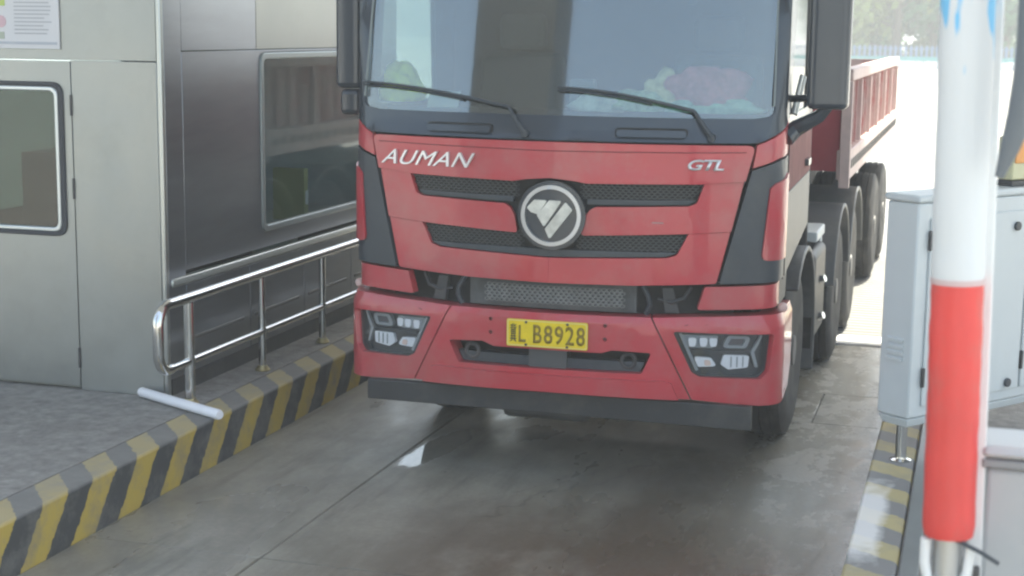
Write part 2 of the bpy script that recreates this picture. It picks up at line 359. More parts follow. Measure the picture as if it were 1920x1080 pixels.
# front wall (faces the camera) around the door
f = MB(); f.box(-5.045, BX-.03, BY, BY+.04, BZ, 2.212); f.box(-6.7, BX-.03, BY, BY+.04, 2.216, 2.95); f.box(-6.7, -5.955, BY, BY+.04, BZ, 2.212)
f.build('front_wall', M_STEELF, booth, bevel=.003)
MB().box(BX-.028, BX+.004, BY-.006, BY+.03, BZ, 2.95).build('corner_post', M_STEELT, booth, bevel=.01, seg=3)
door = MB()
dv = rrect(-5.86, -5.105, 1.185, 2.085, .075, 6)
def plate_hole(mb, outer, hole, fy0, fy1):
    """flat plate in X-Z with a hole, between two Y planes"""
    bm2 = bmesh.new(); es = []
    for lp in (outer, hole):
        vs = [bm2.verts.new((p[0], 0, p[1])) for p in lp]
        es += [bm2.edges.new((vs[i], vs[(i+1) % len(vs)])) for i in range(len(vs))]
    bmesh.ops.triangle_fill(bm2, edges=es, use_beauty=True)
    r = bmesh.ops.extrude_face_region(bm2, geom=bm2.faces[:])
    new = set(v for v in r['geom'] if isinstance(v, bmesh.types.BMVert))
    for v in bm2.verts: v.co.y = fy1 if v in new else fy0
    me = bpy.data.meshes.new('tmp'); bm2.to_mesh(me); bm2.free(); mb.bm.from_mesh(me); bpy.data.meshes.remove(me)
plate_hole(door, [(-5.948, BZ+.02), (-5.053, BZ+.02), (-5.053, 2.206), (-5.948, 2.206)], dv, BY+.004, BY+.036)
do = door.build('door', M_STEELF, booth, bevel=.002)
gk = MB()
plate_hole(gk, rrect(-5.862, -5.108+.005, 1.183, 2.087, .078, 6), rrect(-5.835, -5.135, 1.21, 2.06, .055, 6), BY-.008, BY+.03)
gk.build('gasket', M_RUB, do, bevel=.004)
gk = MB()
plate_hole(gk, rrect(-5.834, -5.136, 1.211, 2.059, .054, 6), rrect(-5.812, -5.158, 1.235, 2.035, .04, 6), BY-.012, BY+.026)
gk.build('window_frame', M_ALU, do, bevel=.006, seg=3)
MB().prism(rrect(-5.815, -5.155, 1.232, 2.038, .04), lambda x, z: (x, BY+.012, z), lambda x, z: (x, BY+.018, z)).build('pane', M_WIND, do)
for zc in (1.955, 1.47, .46):
    MB().tube([(-5.049, BY-.004, zc-.06), (-5.049, BY-.004, zc+.06)], .008, 8).build('hinge', M_DGREY, do)
MB().box(-5.90, -5.875, BY-.035, BY-.02, 1.0, 1.12).build('handle', M_STEELT, do, bevel=.006)
# side wall (faces the lane): panels around the service window
WZ0, WZ1, WY0, WY1 = 1.085, 2.255, 9.145, 11.0
s = MB()
def sbox(y0, y1, z0, z1): s.box(BX-.04, BX, y0, y1, z0, z1)
sbox(BY+.034, BY+.235, BZ+.1, 2.95)
s.build('side_panel', M_STEELS, booth, bevel=.003)
s = MB(); bm2 = bmesh.new()
outer = [(BY+.239, .985), (11.6, .985), (11.6, 2.27), (BY+.239, 2.27)]; hole = rrect(WY0, WY1, WZ0, WZ1, .07, 5)
es = []
for lp in (outer, hole):
    vs = [bm2.verts.new((0, p[0], p[1])) for p in lp]; es += [bm2.edges.new((vs[i], vs[(i+1) % len(vs)])) for i in range(len(vs))]
bmesh.ops.triangle_fill(bm2, edges=es, use_beauty=True)
r_ = bmesh.ops.extrude_face_region(bm2, geom=bm2.faces[:]); new = set(v for v in r_['geom'] if isinstance(v, bmesh.types.BMVert))
for v in bm2.verts: v.co.x = BX-.04 if v in new else BX
me = bpy.data.meshes.new('tmp'); bm2.to_mesh(me); bm2.free(); s.bm.from_mesh(me)
s.build('side_panel', M_STEELS, booth, bevel=.003)
s = MB(); sbox(BY+.239, 9.10, 2.274, 2.95); s.build('side_panel', M_STEELS, booth, bevel=.003)
s = MB(); sbox(9.104, 11.6, 2.274, 2.95); s.build('header_panel', M_STEELF, booth, bevel=.003)
s = MB(); s.box(BX-.04, BX+.012, BY+.06, 11.6, .905, .955); s.build('trim_strip', M_STEELT, booth, bevel=.012, seg=3)
for k in range(4):
    y0 = BY+.239+k*.84
    s = MB(); sbox(y0, y0+.834, BZ+.1, .90); s.build('lower_panel', M_STEELS, booth, bevel=.003)
    if k < 4: MB().box(BX-.02, BX+.006, y0+.06, y0+.74, .555, .578).build('lower_trim', mat('trim_dull', (.16, .165, .165), .4, metal=.6) if k == 0 else bpy.data.materials['trim_dull'], booth, bevel=.004)
MB().box(BX-.04, BX-.004, BY+.05, 11.6, BZ, BZ+.098).build('plinth', M_DGREY, booth)
# window frame, sliding bar and pane
wf = MB(); bm2 = bmesh.new(); es = []
for lp in (rrect(WY0+.002, WY1-.002, WZ0+.002, WZ1-.002, .07, 5), rrect(WY0+.04, WY1-.04, WZ0+.045, WZ1-.045, .045, 5)):
    vs = [bm2.verts.new((0, p[0], p[1])) for p in lp]; es += [bm2.edges.new((vs[i], vs[(i+1) % len(vs)])) for i in range(len(vs))]
bmesh.ops.triangle_fill(bm2, edges=es, use_beauty=True)
r_ = bmesh.ops.extrude_face_region(bm2, geom=bm2.faces[:]); new = set(v for v in r_['geom'] if isinstance(v, bmesh.types.BMVert))
for v in bm2.verts: v.co.x = BX-.03 if v in new else BX+.014
me = bpy.data.meshes.new('tmp'); bm2.to_mesh(me); bm2.free(); wf.bm.from_mesh(me)
wo = wf.build('window', mat('window_frame_grey', (.32, .36, .37), .35, metal=.5), booth, bevel=.008, seg=3)
MB().box(BX-.018, BX-.012, WY0+.03, WY1-.03, WZ0+.03, WZ1-.03).build('pane', M_WIN, wo)
# back, far side, roof and the room inside
b_ = MB(); b_.box(-6.7, -6.66, BY+.05, 11.6, BZ, 1.1); b_.box(-6.7, -6.66, BY+.05, 11.6, 2.2, 2.95); b_.box(-6.7, -6.66, BY+.05, 9.0, 1.1, 2.2); b_.box(-6.7, -6.66, 11.2, 11.6, 1.1, 2.2); b_.box(-6.7, BX-.045, 11.56, 11.6, BZ, 2.95)
b_.build('rear_wall', mat('booth_inner_wall', (.55, .62, .6), .6, var=.1), booth)
MB().box(-6.685, -6.679, 9.0, 11.2, 1.1, 2.2).build('far_pane', M_WIN, booth)
MB().box(-6.75, BX+.06, BY-.06, 11.66, 2.952, 3.06).build('roof', M_STEELF, booth, bevel=.01)
MB().box(-6.65, BX-.05, BY+.05, 11.55, BZ, BZ+.03).build('floor', mat('booth_floor', (.3, .31, .28), .6), booth)
MB().box(-6.65, BX-.05, BY+.05, 11.55, 2.90, 2.95).build('ceiling', M_WHITE, booth)
dk = empty('counter_desk', (-4.85, 9.9, BZ+.03), 'pale counter desk inside the booth behind the service window', 'desk')
MB().box(-5.2, -4.52, 9.2, 11.3, .98, 1.02).build('desk_top', mat('desk_laminate', (.35, .42, .38), .4), dk, bevel=.005)
for yy in (9.25, 11.2): MB().box(-5.15, -4.6, yy, yy+.04, BZ+.03, .979).build('desk_side', M_DGREY, dk)
mo = empty('computer_monitor', (-4.95, 9.85, 1.02), 'dark flat computer monitor on the counter inside the booth window', 'monitor')
MB().box(-5.0, -4.965, 9.62, 10.12, 1.14, 1.46).build('screen', mat('monitor_black', (.02, .03, .045), .25), mo, bevel=.01)
MB().box(-4.99, -4.975, 9.84, 9.9, 1.03, 1.15).build('stand', M_DGREY, mo)
MB().box(-5.05, -4.88, 9.74, 10.0, 1.021, 1.035).build('foot', M_DGREY, mo, bevel=.004)
for yy, zt, c, lab in ((9.34, 1.36, (.40, .40, .12), 'yellow green file box on the counter left of the monitor'), (10.3, 1.40, (.42, .44, .18), 'yellow green file box on the counter right of the monitor')):
    fo = empty('file_box', (-4.8, yy, 1.02), lab, 'file box', 'file boxes on the booth counter')
    MB().box(-4.93, -4.68, yy, yy+.07, 1.022, zt).build('box_body', mat('file_yellow', c, .5), fo, bevel=.004)
    MB().box(-4.676, -4.672, yy+.015, yy+.055, 1.14, 1.24).build('spine_label', M_WHITE, fo)
kb = empty('keyboard', (-4.72, 9.8, 1.02), 'grey keyboard lying on the counter inside the booth', 'keyboard')
MB().box(-4.8, -4.64, 9.6, 10.05, 1.022, 1.038).build('case', M_CAB, kb, bevel=.004)
MB().box(-4.79, -4.65, 9.62, 10.03, 1.0385, 1.044).build('keys', M_DGREY, kb, bevel=.002)
# lamp and greenish locker inside, seen through the glass
lk = empty('locker', (-6.4, 10.2, BZ+.03), 'pale green metal locker against the booth rear wall', 'locker')
MB().box(-6.64, -6.2, 9.7, 10.6, BZ+.03, 1.5).build('locker_body', mat('locker_green', (.2, .36, .2), .5), lk, bevel=.006)
for yy in (9.72, 10.17): MB().box(-6.198, -6.19, yy, yy+.41, BZ+.1, 1.46).build('locker_door', mat('locker_green_d', (.24, .4, .22), .5), lk, bevel=.004)
# printed notice on the front wall, above the door
nb = empty('notice_board', (-5.5, BY-.006, 2.28), 'white printed notice sheet fixed on the steel wall above the booth door', 'notice board')
MB().box(-5.95, -5.105, BY-.012, BY-.002, 2.275, 2.92).build('sheet', mat('notice_white', (.62, .62, .64), .35), nb, bevel=.002)
MB().box(-5.94, -5.12, BY-.0145, BY-.0125, 2.30, 2.315).build('printed_line', mat('notice_grey_bar', (.42, .45, .5), .5), nb)
for k in range(16):
    MB().box(-5.40, -5.15-random.uniform(0, .06), BY-.0145, BY-.0125, 2.36+k*.022, 2.366+k*.022).build('printed_line', bpy.data.materials.get('notice_ink') or mat('notice_ink', (.38, .39, .42), .6), nb)
MB().box(-5.94, -5.46, BY-.0145, BY-.0125, 2.52, 2.62).build('printed_band', mat('notice_green', (.45, .55, .15), .5), nb)
MB().prism([(math.cos(a)*.035-5.49, math.sin(a)*.035+2.43) for a in [k*math.pi/10 for k in range(20)]], lambda x, z: (x, BY-.0145, z), lambda x, z: (x, BY-.0125, z)).build('stamp', mat('notice_pink', (.62, .42, .46), .5), nb)
MB().box(-5.94, -5.47, BY-.0145, BY-.0125, 2.33, 2.37).build('printed_block', mat('notice_olive', (.40, .44, .36), .5), nb)

# ------------------------------------------------------------------ handrail
hr = empty('handrail', (-4.27, 8.9, .265), 'polished steel tube handrail with rounded end beside the booth', 'handrail')
RX, ZT, ZB, YE = -4.27, .885, .515, 7.45
MB().tube([(RX, y_, ZT) for y_ in (YE+.12, 9.0, 11.5)], .031, 16).build('top_rail', M_POL, hr)
loop = [(RX, YE+.12, ZT)]+[(RX, YE+.11-.11*math.sin(a), ZT-.11+.11*math.cos(a)) for a in [k*math.pi/16 for k in range(1, 9)]]
loop += [(RX, YE+.11-.11*math.cos(a), ZB+.11-.11*math.sin(a)) for a in [k*math.pi/16 for k in range(0, 9)]]+[(RX, YE+.13, ZB)]
MB().tube(loop, .031, 16).build('rounded_end', M_POL, hr)
PY = (7.80, 8.74, 9.68, 10.62)
MB().tube([(RX, YE+.13, ZB), (RX, PY[0], ZB)], .024, 14).build('lower_rail', M_POL, hr)
for a, b in zip(PY, PY[1:]): MB().tube([(RX, a+.03, ZB), (RX, b-.02, ZB)], .024, 14).build('lower_rail', M_POL, hr)
for i, yy in enumerate(PY):
    p = MB().tube([(RX, yy, .266), (RX, yy, ZT-.025)], .03 if i == 0 else .023, 14).build('post', M_POL, hr)
    MB().lathe([(0, .048), (.006, .048), (.022, .034), (.03, .032)], c=(RX, yy, .267)).build('foot_collar', mat('collar_brass', (.45, .38, .2), .4, metal=.8) if i == 0 else bpy.data.materials['collar_brass'], p)
pp = MB(); d_ = Vector((.69, -.34, 0)).normalized(); c0 = Vector((-4.62, 7.845, .296)); c1 = Vector((-3.93, 7.505, .296))
pp.tube([c0, c0+d_*.012, (c0+c1)/2, c1-d_*.012, c1], [.024, .029, .029, .029, .024], 18)
po = pp.build('white_pipe', mat('pipe_white', (.86, .86, .9), .35, var=.03, dirt=(.6, .6, .6), damt=.3)); reg(po, 'loose white pipe lying across the striped kerb at the handrail end', 'pipe')
WL[po] = Vector((0, 0, 0))

# ------------------------------------------------------------------ right island
ri = empty('traffic_island', (.8, 7, 0), 'grey island at the right edge under the cabinets with worn striped edge', 'traffic island')
M_KERBR = stripes('hazard_paint_right_kerb', -.43, 1, .265, .76, -.65, .2075, 5.95, white_patch=True, yel=(.52, .42, .14), blk=(.16, .165, .17), dust=.35)
MB().box(-.43, -.215, .98, 24, -.028, .265).build('kerb', M_KERBR, ri, bevel=.014, seg=3)
MB().box(-.212, 2.4, 1.0, 24, -.028, .255).build('paving', M_PAVE, ri)
MB().box(-.205, -.13, 1.0, 11.5, .2555, .275).build('cable_cover', mat('cable_cover_grey', (.2, .215, .215), .5, metal=.4, var=.1), ri, bevel=.004)

# ------------------------------------------------------------------ truck
XC, YF, TH = -2.13, 7.75, R(1.5)
truck = empty('truck', (XC, YF+4, 0), 'red heavy truck with a low-sided trailer box driving down the lane', 'truck')
A0, K2, K4, RC = 1.10, .11, .05, .16
PH0 = math.atan(2*K2*A0+4*K4*A0**3); LARC = RC*(math.pi/2-PH0)
def plan(s):
    """plan curve of the cab: s runs round the front from the middle -> point and outward normal"""
    a = abs(s); sg = 1 if s >= 0 else -1
    if a <= A0: u, v, ph = a, K2*a*a+K4*a**4, math.atan(2*K2*a+4*K4*a**3)
    elif a <= A0+LARC:
        ph = PH0+(a-A0)/RC; u = A0+RC*(math.sin(ph)-math.sin(PH0)); v = K2*A0**2+K4*A0**4+RC*(math.cos(PH0)-math.cos(ph))
    else:
        ph = math.pi/2; u = A0+RC*(1-math.sin(PH0)); v = K2*A0**2+K4*A0**4+RC*math.cos(PH0)+a-A0-LARC
    return sg*u, v, sg*math.sin(ph), -math.cos(ph)
def rake(z): return 0 if z < 1.87 else .015+.24*(z-1.87)
def cab(u, v, z): return Vector((XC+u*math.cos(TH)-v*math.sin(TH), YF+u*math.sin(TH)+v*math.cos(TH), z))
def fp(s, z, d=0.0):
    u, v, nx, ny = plan(s); k = rake(z)*max(0., -ny)
    return cab(u-nx*d, v-ny*d+k, z)

def patch_bm(bm, outer, holes=(), d=0., th=.02, du=.05, dz=.12, fn=None):
    b2 = bmesh.new(); es = []
    for lp in [outer]+list(holes):
        vs = [b2.verts.new((p[0], 0, p[1])) for p in lp]; es += [b2.edges.new((vs[i], vs[(i+1) % len(vs)])) for i in range(len(vs))]
    bmesh.ops.triangle_fill(b2, edges=es, use_beauty=True)
    us = [p[0] for p in outer]; zs = [p[1] for p in outer]
    def cut(lo, hi, st, no):
        k = math.ceil(lo/st)
        while k*st < hi:
            if lo+1e-4 < k*st < hi-1e-4:
                bmesh.ops.bisect_plane(b2, geom=b2.verts[:]+b2.edges[:]+b2.faces[:], plane_co=Vector(no)*(k*st), plane_no=no)
            k += 1
    cut(min(us), max(us), du, (1, 0, 0)); cut(min(zs), max(zs), dz, (0, 0, 1))
    r = bmesh.ops.extrude_face_region(b2, geom=b2.faces[:]); new = set(v for v in r['geom'] if isinstance(v, bmesh.types.BMVert))
    F = fn or fp
    for v in b2.verts:
        dd = d(v.co.x, v.co.z) if callable(d) else d
        v.co = F(v.co.x, v.co.z, dd+(th if v in new else 0))
    bmesh.ops.recalc_face_normals(b2, faces=b2.faces[:])
    me = bpy.data.meshes.new('tmp'); b2.to_mesh(me); b2.free(); bm.from_mesh(me); bpy.data.meshes.remove(me)
def patch(name, mat_, outer, holes=(), d=0., th=.02, parent=None, bevel=.004, du=.05, dz=.12, seg=2):
    mb = MB(); patch_bm(mb.bm, outer, holes, d, th, du, dz)
    return mb.build(name, mat_, parent or truck, bevel=bevel, seg=seg, ang=38)
def mir(poly, sg): return [(p[0]*sg, p[1]) for p in poly]
def tube_s(name, mat_, pts, r, parent=None, n=10):
    return MB().tube([fp(*p) for p in pts], r, n).build(name, mat_, parent or truck)

# --- front panel with three stepped tiers and the grille opening
tA = [(-1.045, 1.85), (-1.0, 1.668), (-.79, 1.650), (-.2, 1.640), (-.12, 1.652), (0, 1.662), (.12, 1.652), (.2, 1.640), (.79, 1.650), (1.0, 1.668), (1.045, 1.85)]
tBl = [(.995, 1.666), (.94, 1.405), (.74, 1.392), (.172, 1.366), (.19, 1.46), (.215, 1.50), (.245, 1.518), (.725, 1.534), (.765, 1.55), (.80, 1.650)]
tC = [(-.938, 1.402), (-.728, 1.390), (-.672, 1.278), (-.62, 1.262), (0, 1.240), (.62, 1.262), (.672, 1.278), (.728, 1.390), (.938, 1.402), (.876, 1.130), (.45, 1.112), (0, 1.106), (-.45, 1.112), (-.876, 1.130)]
patch('front_panel', M_RED, fillet(tA, [.03]+[0]*9+[.03], 3), d=lambda s, z: 0 if z > 1.70 else -.004, th=.03, bevel=.008, seg=3)
for sg in (1, -1): patch('panel_flank', M_RED, mir(fillet(tBl, [0, 0, 0, .015, .03, .03, .03, .03, .03, 0], 3), sg), d=.008, th=.03, bevel=.008, seg=3)
patch('lower_panel', M_RED, fillet(tC, [0, 0, .03, .03, 0, .03, .03, 0, 0, .02, 0, 0, 0, .02], 3), d=.014, th=.03, bevel=.008, seg=3)
tube_s('crease_line', mat('panel_gap_dark_red', (.16, .02, .025), .5), [(s_/20, 1.803+.012*abs(s_/20), .0005) for s_ in range(-20, 21)], .0025)
# dark backing and mesh of the two grille bars
patch('grille_backing', M_DARK, [(-.82, 1.67), (.82, 1.67), (.70, 1.23), (-.70, 1.23)], d=.06, th=.02, bevel=0)
def hexmesh(bm, inside, x0, x1, z0, z1, px, pz, bar, d, th=.008):
    """honeycomb mesh: each cell is a ring of six walls"""
    row = 0; z = z0
    while z <= z1:
        x = x0+(px/2 if row % 2 else 0)
        while x <= x1:
            if inside(x, z):
                o = [(x+px*.5*c*1.0, z+pz*.667*s_) for c, s_ in ((0, 1), (1, .5), (1, -.5), (0, -1), (-1, -.5), (-1, .5))]
                i_ = [(x+(p[0]-x)*(1-bar), z+(p[1]-z)*(1-bar)) for p in o]
                O = [bm.verts.new(fp(*p, d)) for p in o]; I = [bm.verts.new(fp(*p, d)) for p in i_]; I2 = [bm.verts.new(fp(*p, d+th)) for p in i_]
                for k in range(6):
                    q = (k+1) % 6; bm.faces.new((O[k], O[q], I[q], I[k])); bm.faces.new((I[k], I[q], I2[q], I2[k]))
            x += px
        z += pz; row += 1
def in1(x, z): a = abs(x); return .17 < a < .79-(1.645-z)*.45 and 1.56 < z < 1.645
def in2(x, z): a = abs(x); return .15 < a < .72-(1.388-z)*.45 and 1.285+max(0, .0) < z < 1.372+.02*a
gm = MB(); hexmesh(gm.bm, in1, -.8, .8, 1.55, 1.65, .03, .0135, .30, .03); hexmesh(gm.bm, in2, -.8, .8, 1.28, 1.39, .03, .0135, .30, .034)
go = gm.build('grille_mesh', M_GRILLE, truck, smooth=False); go['kind'] = 'stuff'
for sg in (1, -1):
    patch('grille_bar', M_BLKP, mir([(.20, 1.528), (.722, 1.541), (.748, 1.556), (.752, 1.565), (.20, 1.556)], sg), d=.022, th=.03, bevel=.004)
    patch('grille_bar', M_BLKP, mir([(0.0, 1.244), (.62, 1.267), (.665, 1.283), (.668, 1.292), (0.0, 1.284)], sg), d=.026, th=.03, bevel=.004)
# emblem
EC = (.018, 1.468)
def disc(r, n=48): return [(EC[0]+r*math.cos(2*math.pi*k/n), EC[1]+r*math.sin(2*math.pi*k/n)) for k in range(n)]
em = patch('emblem', M_BLK, disc(.181), d=-.018, th=.06, bevel=.012, seg=3)
ring = [fp(EC[0]+.146*math.cos(a), EC[1]+.146*math.sin(a), -.03) for a in [2*math.pi*k/64 for k in range(64)]]
rg = MB(); patch_bm(rg.bm, disc(.160), [disc(.139)], d=-.034, th=.02); rg.build('emblem_ring', M_RING, em, bevel=.006, seg=3, ang=38)
k_ = .000711
for poly in ([(-128, 112), (-28, 112), (-98, 5), (-150, 20), (-184, 52)], [(-16, 112), (82, 112), (-50, -88), (-106, 0)], [(108, 106), (162, 46), (-8, -176), (-44, -100)]):
    patch('emblem_slab', M_SLABE, fillet([(EC[0]+x*k_, EC[1]+y_*k_) for x, y_ in poly], .008, 2), d=-.03, th=.012, parent=em, bevel=.004)
# badges
def text_mesh(body, size, shear=0, offset=0, spacing=1):
    c = bpy.data.curves.new('t', 'FONT'); c.body = body; c.size = size; c.shear = shear; c.offset = offset; c.space_character = spacing; c.resolution_u = 4; c.fill_mode = 'BOTH'
    o = bpy.data.objects.new('t', c); COL.objects.link(o); bpy.context.view_layer.update()
    me = bpy.data.meshes.new_from_object(o.evaluated_get(bpy.context.evaluated_depsgraph_get()))
    bpy.data.objects.remove(o); bpy.data.curves.remove(c); return me
def badge(name, body, s0, s1, z0, z1, d, th, mat_, parent=None, shear=0, offset=0, spacing=1, flat=None):
    me = text_mesh(body, 1, shear, offset, spacing); bm = bmesh.new(); bm.from_mesh(me); bpy.data.meshes.remove(me)
    xs = [v.co.x for v in bm.verts]; ys = [v.co.y for v in bm.verts]; a, b, c, e = min(xs), max(xs), min(ys), max(ys)
    bmesh.ops.remove_doubles(bm, verts=bm.verts[:], dist=1e-4)
    r = bmesh.ops.extrude_face_region(bm, geom=bm.faces[:]); new = set(v for v in r['geom'] if isinstance(v, bmesh.types.BMVert))
    for v in bm.verts:
        s_, z_ = s0+(v.co.x-a)/(b-a)*(s1-s0), z0+(v.co.y-c)/(e-c)*(z1-z0); dd = d+(th if v in new else 0)
        v.co = flat(s_, z_, dd) if flat else fp(s_, z_, dd)
    mb = MB(); mb.bm.free(); mb.bm = bm
    return mb.build(name, mat_, parent or truck, smooth=False)
badge('badge_lettering', 'AUMAN', -.972, -.408, 1.698, 1.776, -.016, .016, M_BADGE, shear=.45, offset=.0, spacing=1.05)
badge('badge_lettering', 'GTL', .712, .89, 1.722, 1.778, -.014, .014, M_BADGE, shear=.3, offset=.02, spacing=.9)
patch('sticker', mat('sticker_grey', (.42, .2, .2), .5), rrect(.54, .60, 1.442, 1.45, .002, 2), d=.006, th=.004, bevel=0)

# --- black flanks beside the front panel, red inserts, red wings and upper corners
for sg in (1, -1):
    patch('wind_deflector', M_BLKP, mir(fillet([(1.032, 1.722), (1.20, 1.775), (1.40, 1.79), (1.40, 1.14), (.888, 1.132)], [.01, 0, .02, .02, .01], 3), sg), d=.004, th=.05, bevel=.01, seg=3)
    patch('red_insert', M_RED, mir(fillet([(1.125, 1.63), (1.16, 1.655), (1.36, 1.70), (1.36, 1.25), (1.09, 1.255)], [.02, .02, .01, .01, .03], 3), sg), d=-.008, th=.02, bevel=.008, seg=3)
    patch('wing_panel', M_RED, mir(fillet([(.822, 1.113), (1.36, 1.125), (1.36, .998), (.785, .992)], .01, 2), sg), d=.02, th=.05, bevel=.01, seg=3)
    patch('corner_panel', M_RED, mir([(1.052, 1.852), (1.10, 1.872), (1.36, 1.985), (1.40, 1.985), (1.40, 1.80), (1.20, 1.785), (1.034, 1.732)], sg), d=.006, th=.03, bevel=.006)
# --- radiator gap between panel and bumper
patch('radiator_backing', M_DARK, [(-1.0, 1.13), (1.0, 1.13), (1.0, .93), (-1.0, .93)], d=.13, th=.03, bevel=0)
patch('radiator_cowl', mat('cowl_grey', (.085, .09, .09), .6, var=.3, vscale=9), [(-.47, 1.12), (.47, 1.12), (.47, .955), (-.47, .955)], d=.085, th=.02, bevel=.006)
gm = MB(); hexmesh(gm.bm, lambda x, z: True, -.36, .40, .992, 1.086, .029, .0165, .45, .066, .01)
go = gm.build('radiator_mesh', M_GRILLE2, truck, smooth=False); go['kind'] = 'stuff'
for sg in (1, -1):
    patch('side_bracket', M_DGREY, mir([(.60, 1.10), (.66, 1.10), (.70, .96), (.62, .96)], sg), d=.08, th=.03)
    tube_s('hose', M_BLKP, [(sg*.50, 1.10, .09), (sg*.53, 1.05, .075), (sg*.54, 1.0, .08), (sg*.52, .95, .09)], .014)
    tube_s('hose', M_DGREY, [(sg*.76, 1.10, .10), (sg*.72, 1.04, .08), (sg*.66, 1.02, .08), (sg*.58, 1.03, .10)], .011)

# --- bumper: middle section, two corners, lower lip
lowhole = fillet([(-.556, .760), (-.36, .772), (-.295, .748), (.295, .748), (.35, .766), (.556, .760), (.508, .646), (-.497, .640)], [.012, .02, .02, .02, .02, .012, .02, .02], 3)
mid = [(-.548, .946), (0, .943), (.548, .946), (.762, .517), (.4, .523), (0, .527), (-.4, .523), (-.762, .517)]
holes4 = [[(sx_*.312+.011*math.cos(a), zz+.011*math.sin(a)) for a in [k*math.pi/6 for k in range(12)]] for sx_ in (1, -1) for zz in (.895, .823)]
def bdepth(s, z): return .012*max(0, (z-.91)/.03)-.025*min(1, max(0, (abs(s)-.75)/.35))
bumper = patch('bumper', M_RED, mid, [lowhole]+holes4, d=bdepth, th=.12, bevel=.012, seg=3, dz=.06)
patch('bumper_lip', M_RED, fillet([(-.70, .518), (-.66, .606), (-.62, .614), (.62, .614), (.66, .606), (.70, .518), (0, .526)], [0, .01, .01, .01, .01, 0, 0], 2), d=-.028, th=.03, parent=bumper, bevel=.014, seg=3)
patch('recess_backing', M_DARK, [(-.6, .80), (.6, .80), (.6, .60), (-.6, .60)], d=.16, th=.02, parent=bumper, bevel=0)
patch('sensor_cover', mat('sensor_grey', (.075, .08, .085), .35), rrect(-.105, .105, .645, .752, .01), d=.03, th=.1, parent=bumper, bevel=.006)
patch('step_plate', M_BLKP, [(-.52, .70), (.52, .70), (.50, .646), (-.49, .646)], d=.05, th=.05, parent=bumper)
for sg in (1, -1):
    u0, z0 = sg*.435, .705
    MB().tube([fp(u0+.036*math.cos(a), z0+.036*math.sin(a), .05) for a in [k*math.pi/8 for k in range(16)]], .011, 8, closed=True).build('tow_eye', M_DGREY, bumper)
for h in holes4:
    c = (sum(p[0] for p in h)/12, sum(p[1] for p in h)/12); patch('bolt', mat('bolt_dark', (.16, .05, .05), .5) if not bpy.data.materials.get('bolt_dark') else bpy.data.materials['bolt_dark'], [(c[0]+.009*math.cos(a), c[1]+.009*math.sin(a)) for a in [k*math.pi/4 for k in range(8)]], d=.012, th=.02, parent=bumper, bevel=0)
